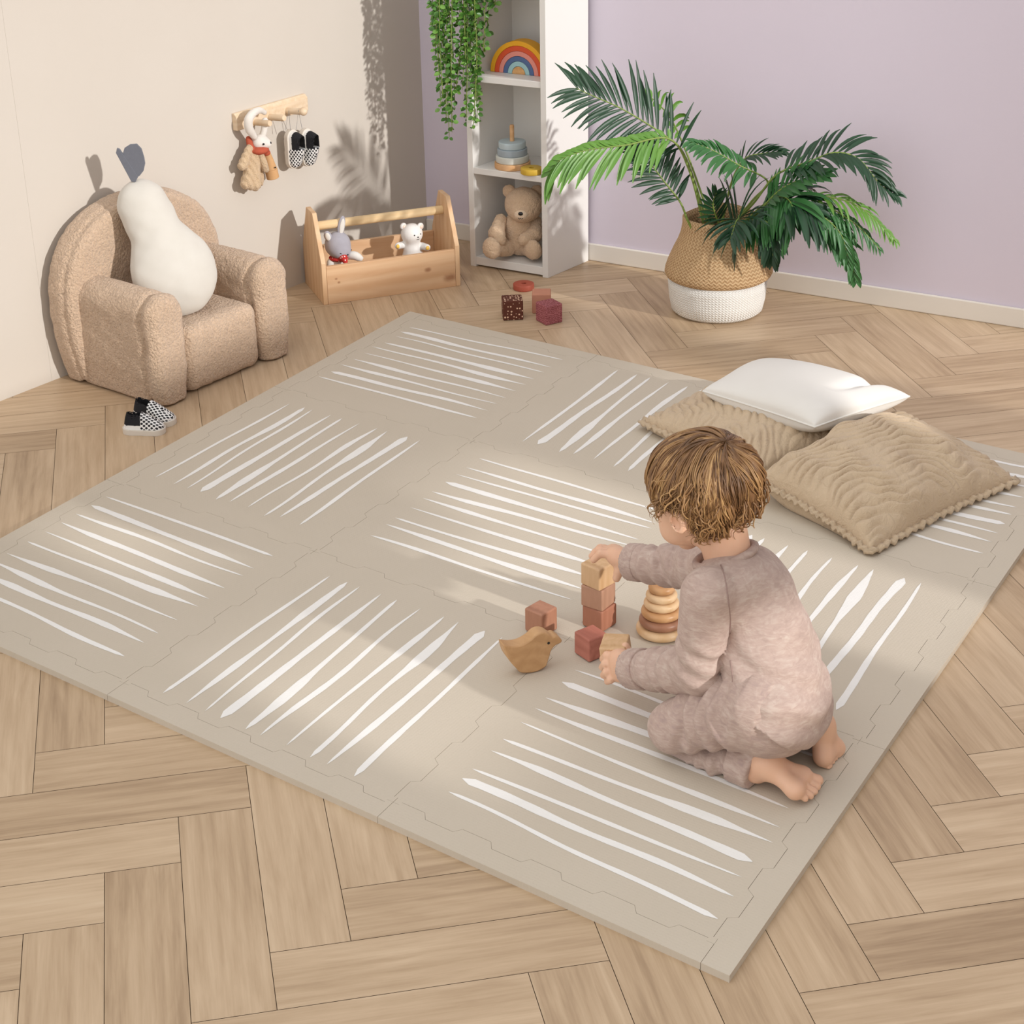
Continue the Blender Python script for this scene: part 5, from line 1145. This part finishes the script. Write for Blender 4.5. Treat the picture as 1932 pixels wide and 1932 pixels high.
    def dirn(th, ph): return cr*math.cos(th)+(c1*math.cos(ph)+c2*math.sin(ph))*math.sin(th)
    faceN = M[1]*.95-M[2]*.42-M[0]*.0; faceN /= np.linalg.norm(faceN); earN = [H(.071*k, .004, -.030)-hcen for k in (-1, 1)]; earN = [q/np.linalg.norm(q) for q in earN]
    def ok(d): return d@faceN < math.cos(math.radians(57)) and max(d@q for q in earN) < math.cos(math.radians(17))
    _lim = []
    for i in range(180):                  # how far the hair reaches from the crown, by direction (0 = face)
        th = .1
        while th < math.radians(121) and ok(dirn(th, 2*math.pi*i/180)): th += .015
        _lim.append(th)
    def limit(ph): return _lim[int(round(ph/(2*math.pi)*180)) % 180]
    VV, F, UVv = [], [], []
    n_ph, n_th = 72, 22
    for i in range(n_th+1):
        for j in range(n_ph):
            ph = 2*math.pi*j/n_ph; th = limit(ph)*i/n_th*.97; d = dirn(th, ph); g = .004+.002*math.sin(ph*9+th*5)+.0015*math.sin(ph*23-th*11)
            VV.append(hull(d, g if i < n_th else -.006)); UVv.append((.15+.2*(.5+.5*math.sin(ph*17+th*3)), .2))
    for i in range(n_th):
        for j in range(n_ph): F.append((i*n_ph+j, (i+1)*n_ph+j, (i+1)*n_ph+(j+1) % n_ph, i*n_ph+(j+1) % n_ph))
    b = MB(); b.add(VV, F); lockuv = list(UVv)
    def lock(ph0, t0, t1, sw, lift, curl, cf, r0, tone, cph, wave=.0):
        nonlocal b
        pts, rad = [], []; K = 20; lim = None
        for k in range(K+1):
            s = k/K; th = t0+(t1-t0)*s; ph = ph0+sw*(s**.7)
            d = dirn(th, ph)
            if not ok(d) and k > 6: break
            p = hull(d, lift*(.45+.55*math.sin(math.pi*min(1, s*1.15))))
            d2 = dirn(th+.02, ph+sw*.02); tg = d2-d; tg /= np.linalg.norm(tg)+1e-9; sd = np.cross(d, tg); a = curl*max(0, (s-.25)/.75)**1.1
            p = p+sd*(a*math.sin(cf*s+cph)+wave*math.sin(5*s+cph*2))+d*(a*.8*(1+math.cos(cf*s+cph))); pts.append(p)
        n = len(pts)
        if n < 6: return
        rad = [r0*(.6+.4*math.sin(math.pi*min(1, .25+.6*k/n)))*(1-.8*(k/(n-1))**2.5) for k in range(n)]
        k0 = len(b.v); b.tube(pts, rad, 5); lockuv.extend([(tone, (i//5)/K) for i in range(len(b.v)-k0)])
    for q in range(430):
        ph = rg.uniform(-math.pi, math.pi); t0 = rg.uniform(.03, .80)*limit(ph); sw = rg.uniform(.25, .9)*(1.5 if t0 < .4 else .8)
        L = max(limit(ph+sw), limit(ph)*.8); back = (1-math.cos(ph+sw))/2; t1 = min(L*rg.uniform(.98, 1.06), t0+rg.uniform(.8, 1.6))
        low = min(1, max(0, t1/L-.5)/.35); li = rg.uniform(.003, .009); cu = (.0012+.0065*back*low)*rg.uniform(.5, 1.3); cf = rg.uniform(6, 12); tn = rg.random(); cp = rg.uniform(0, 6.28); wv_ = rg.uniform(0, .004)
        for w_ in range(5):
            lock(ph+rg.uniform(-.05, .05)/max(.4, math.sin(t0+.3)), t0+rg.uniform(-.03, .03), t1+rg.uniform(-.08, .06), sw, li+rg.uniform(-.0012, .0012), cu, cf, rg.uniform(.0009, .0017), min(1, max(0, tn+rg.uniform(-.2, .2))), cp+rg.uniform(-.25, .25), wv_)
    for q in range(170):                  # loose ringlets round the nape and behind the ear
        ph = rg.uniform(math.radians(70), math.radians(290)); L = limit(ph); t0 = L*rg.uniform(.5, .93)
        lock(ph, t0, min(math.radians(128), t0+rg.uniform(.4, .8)), rg.uniform(-.3, .4), rg.uniform(.008, .020), rg.uniform(.006, .012), rg.uniform(10, 18), rg.uniform(.0010, .0018), .35+.5*rg.random(), rg.uniform(0, 6.28))
    uvs = [lockuv[i] for f_ in b.f for i in f_]
    o = mesh_obj('hair', b.v, b.f, M_HAIR, e, True, None, {'lock': uvs})
child()
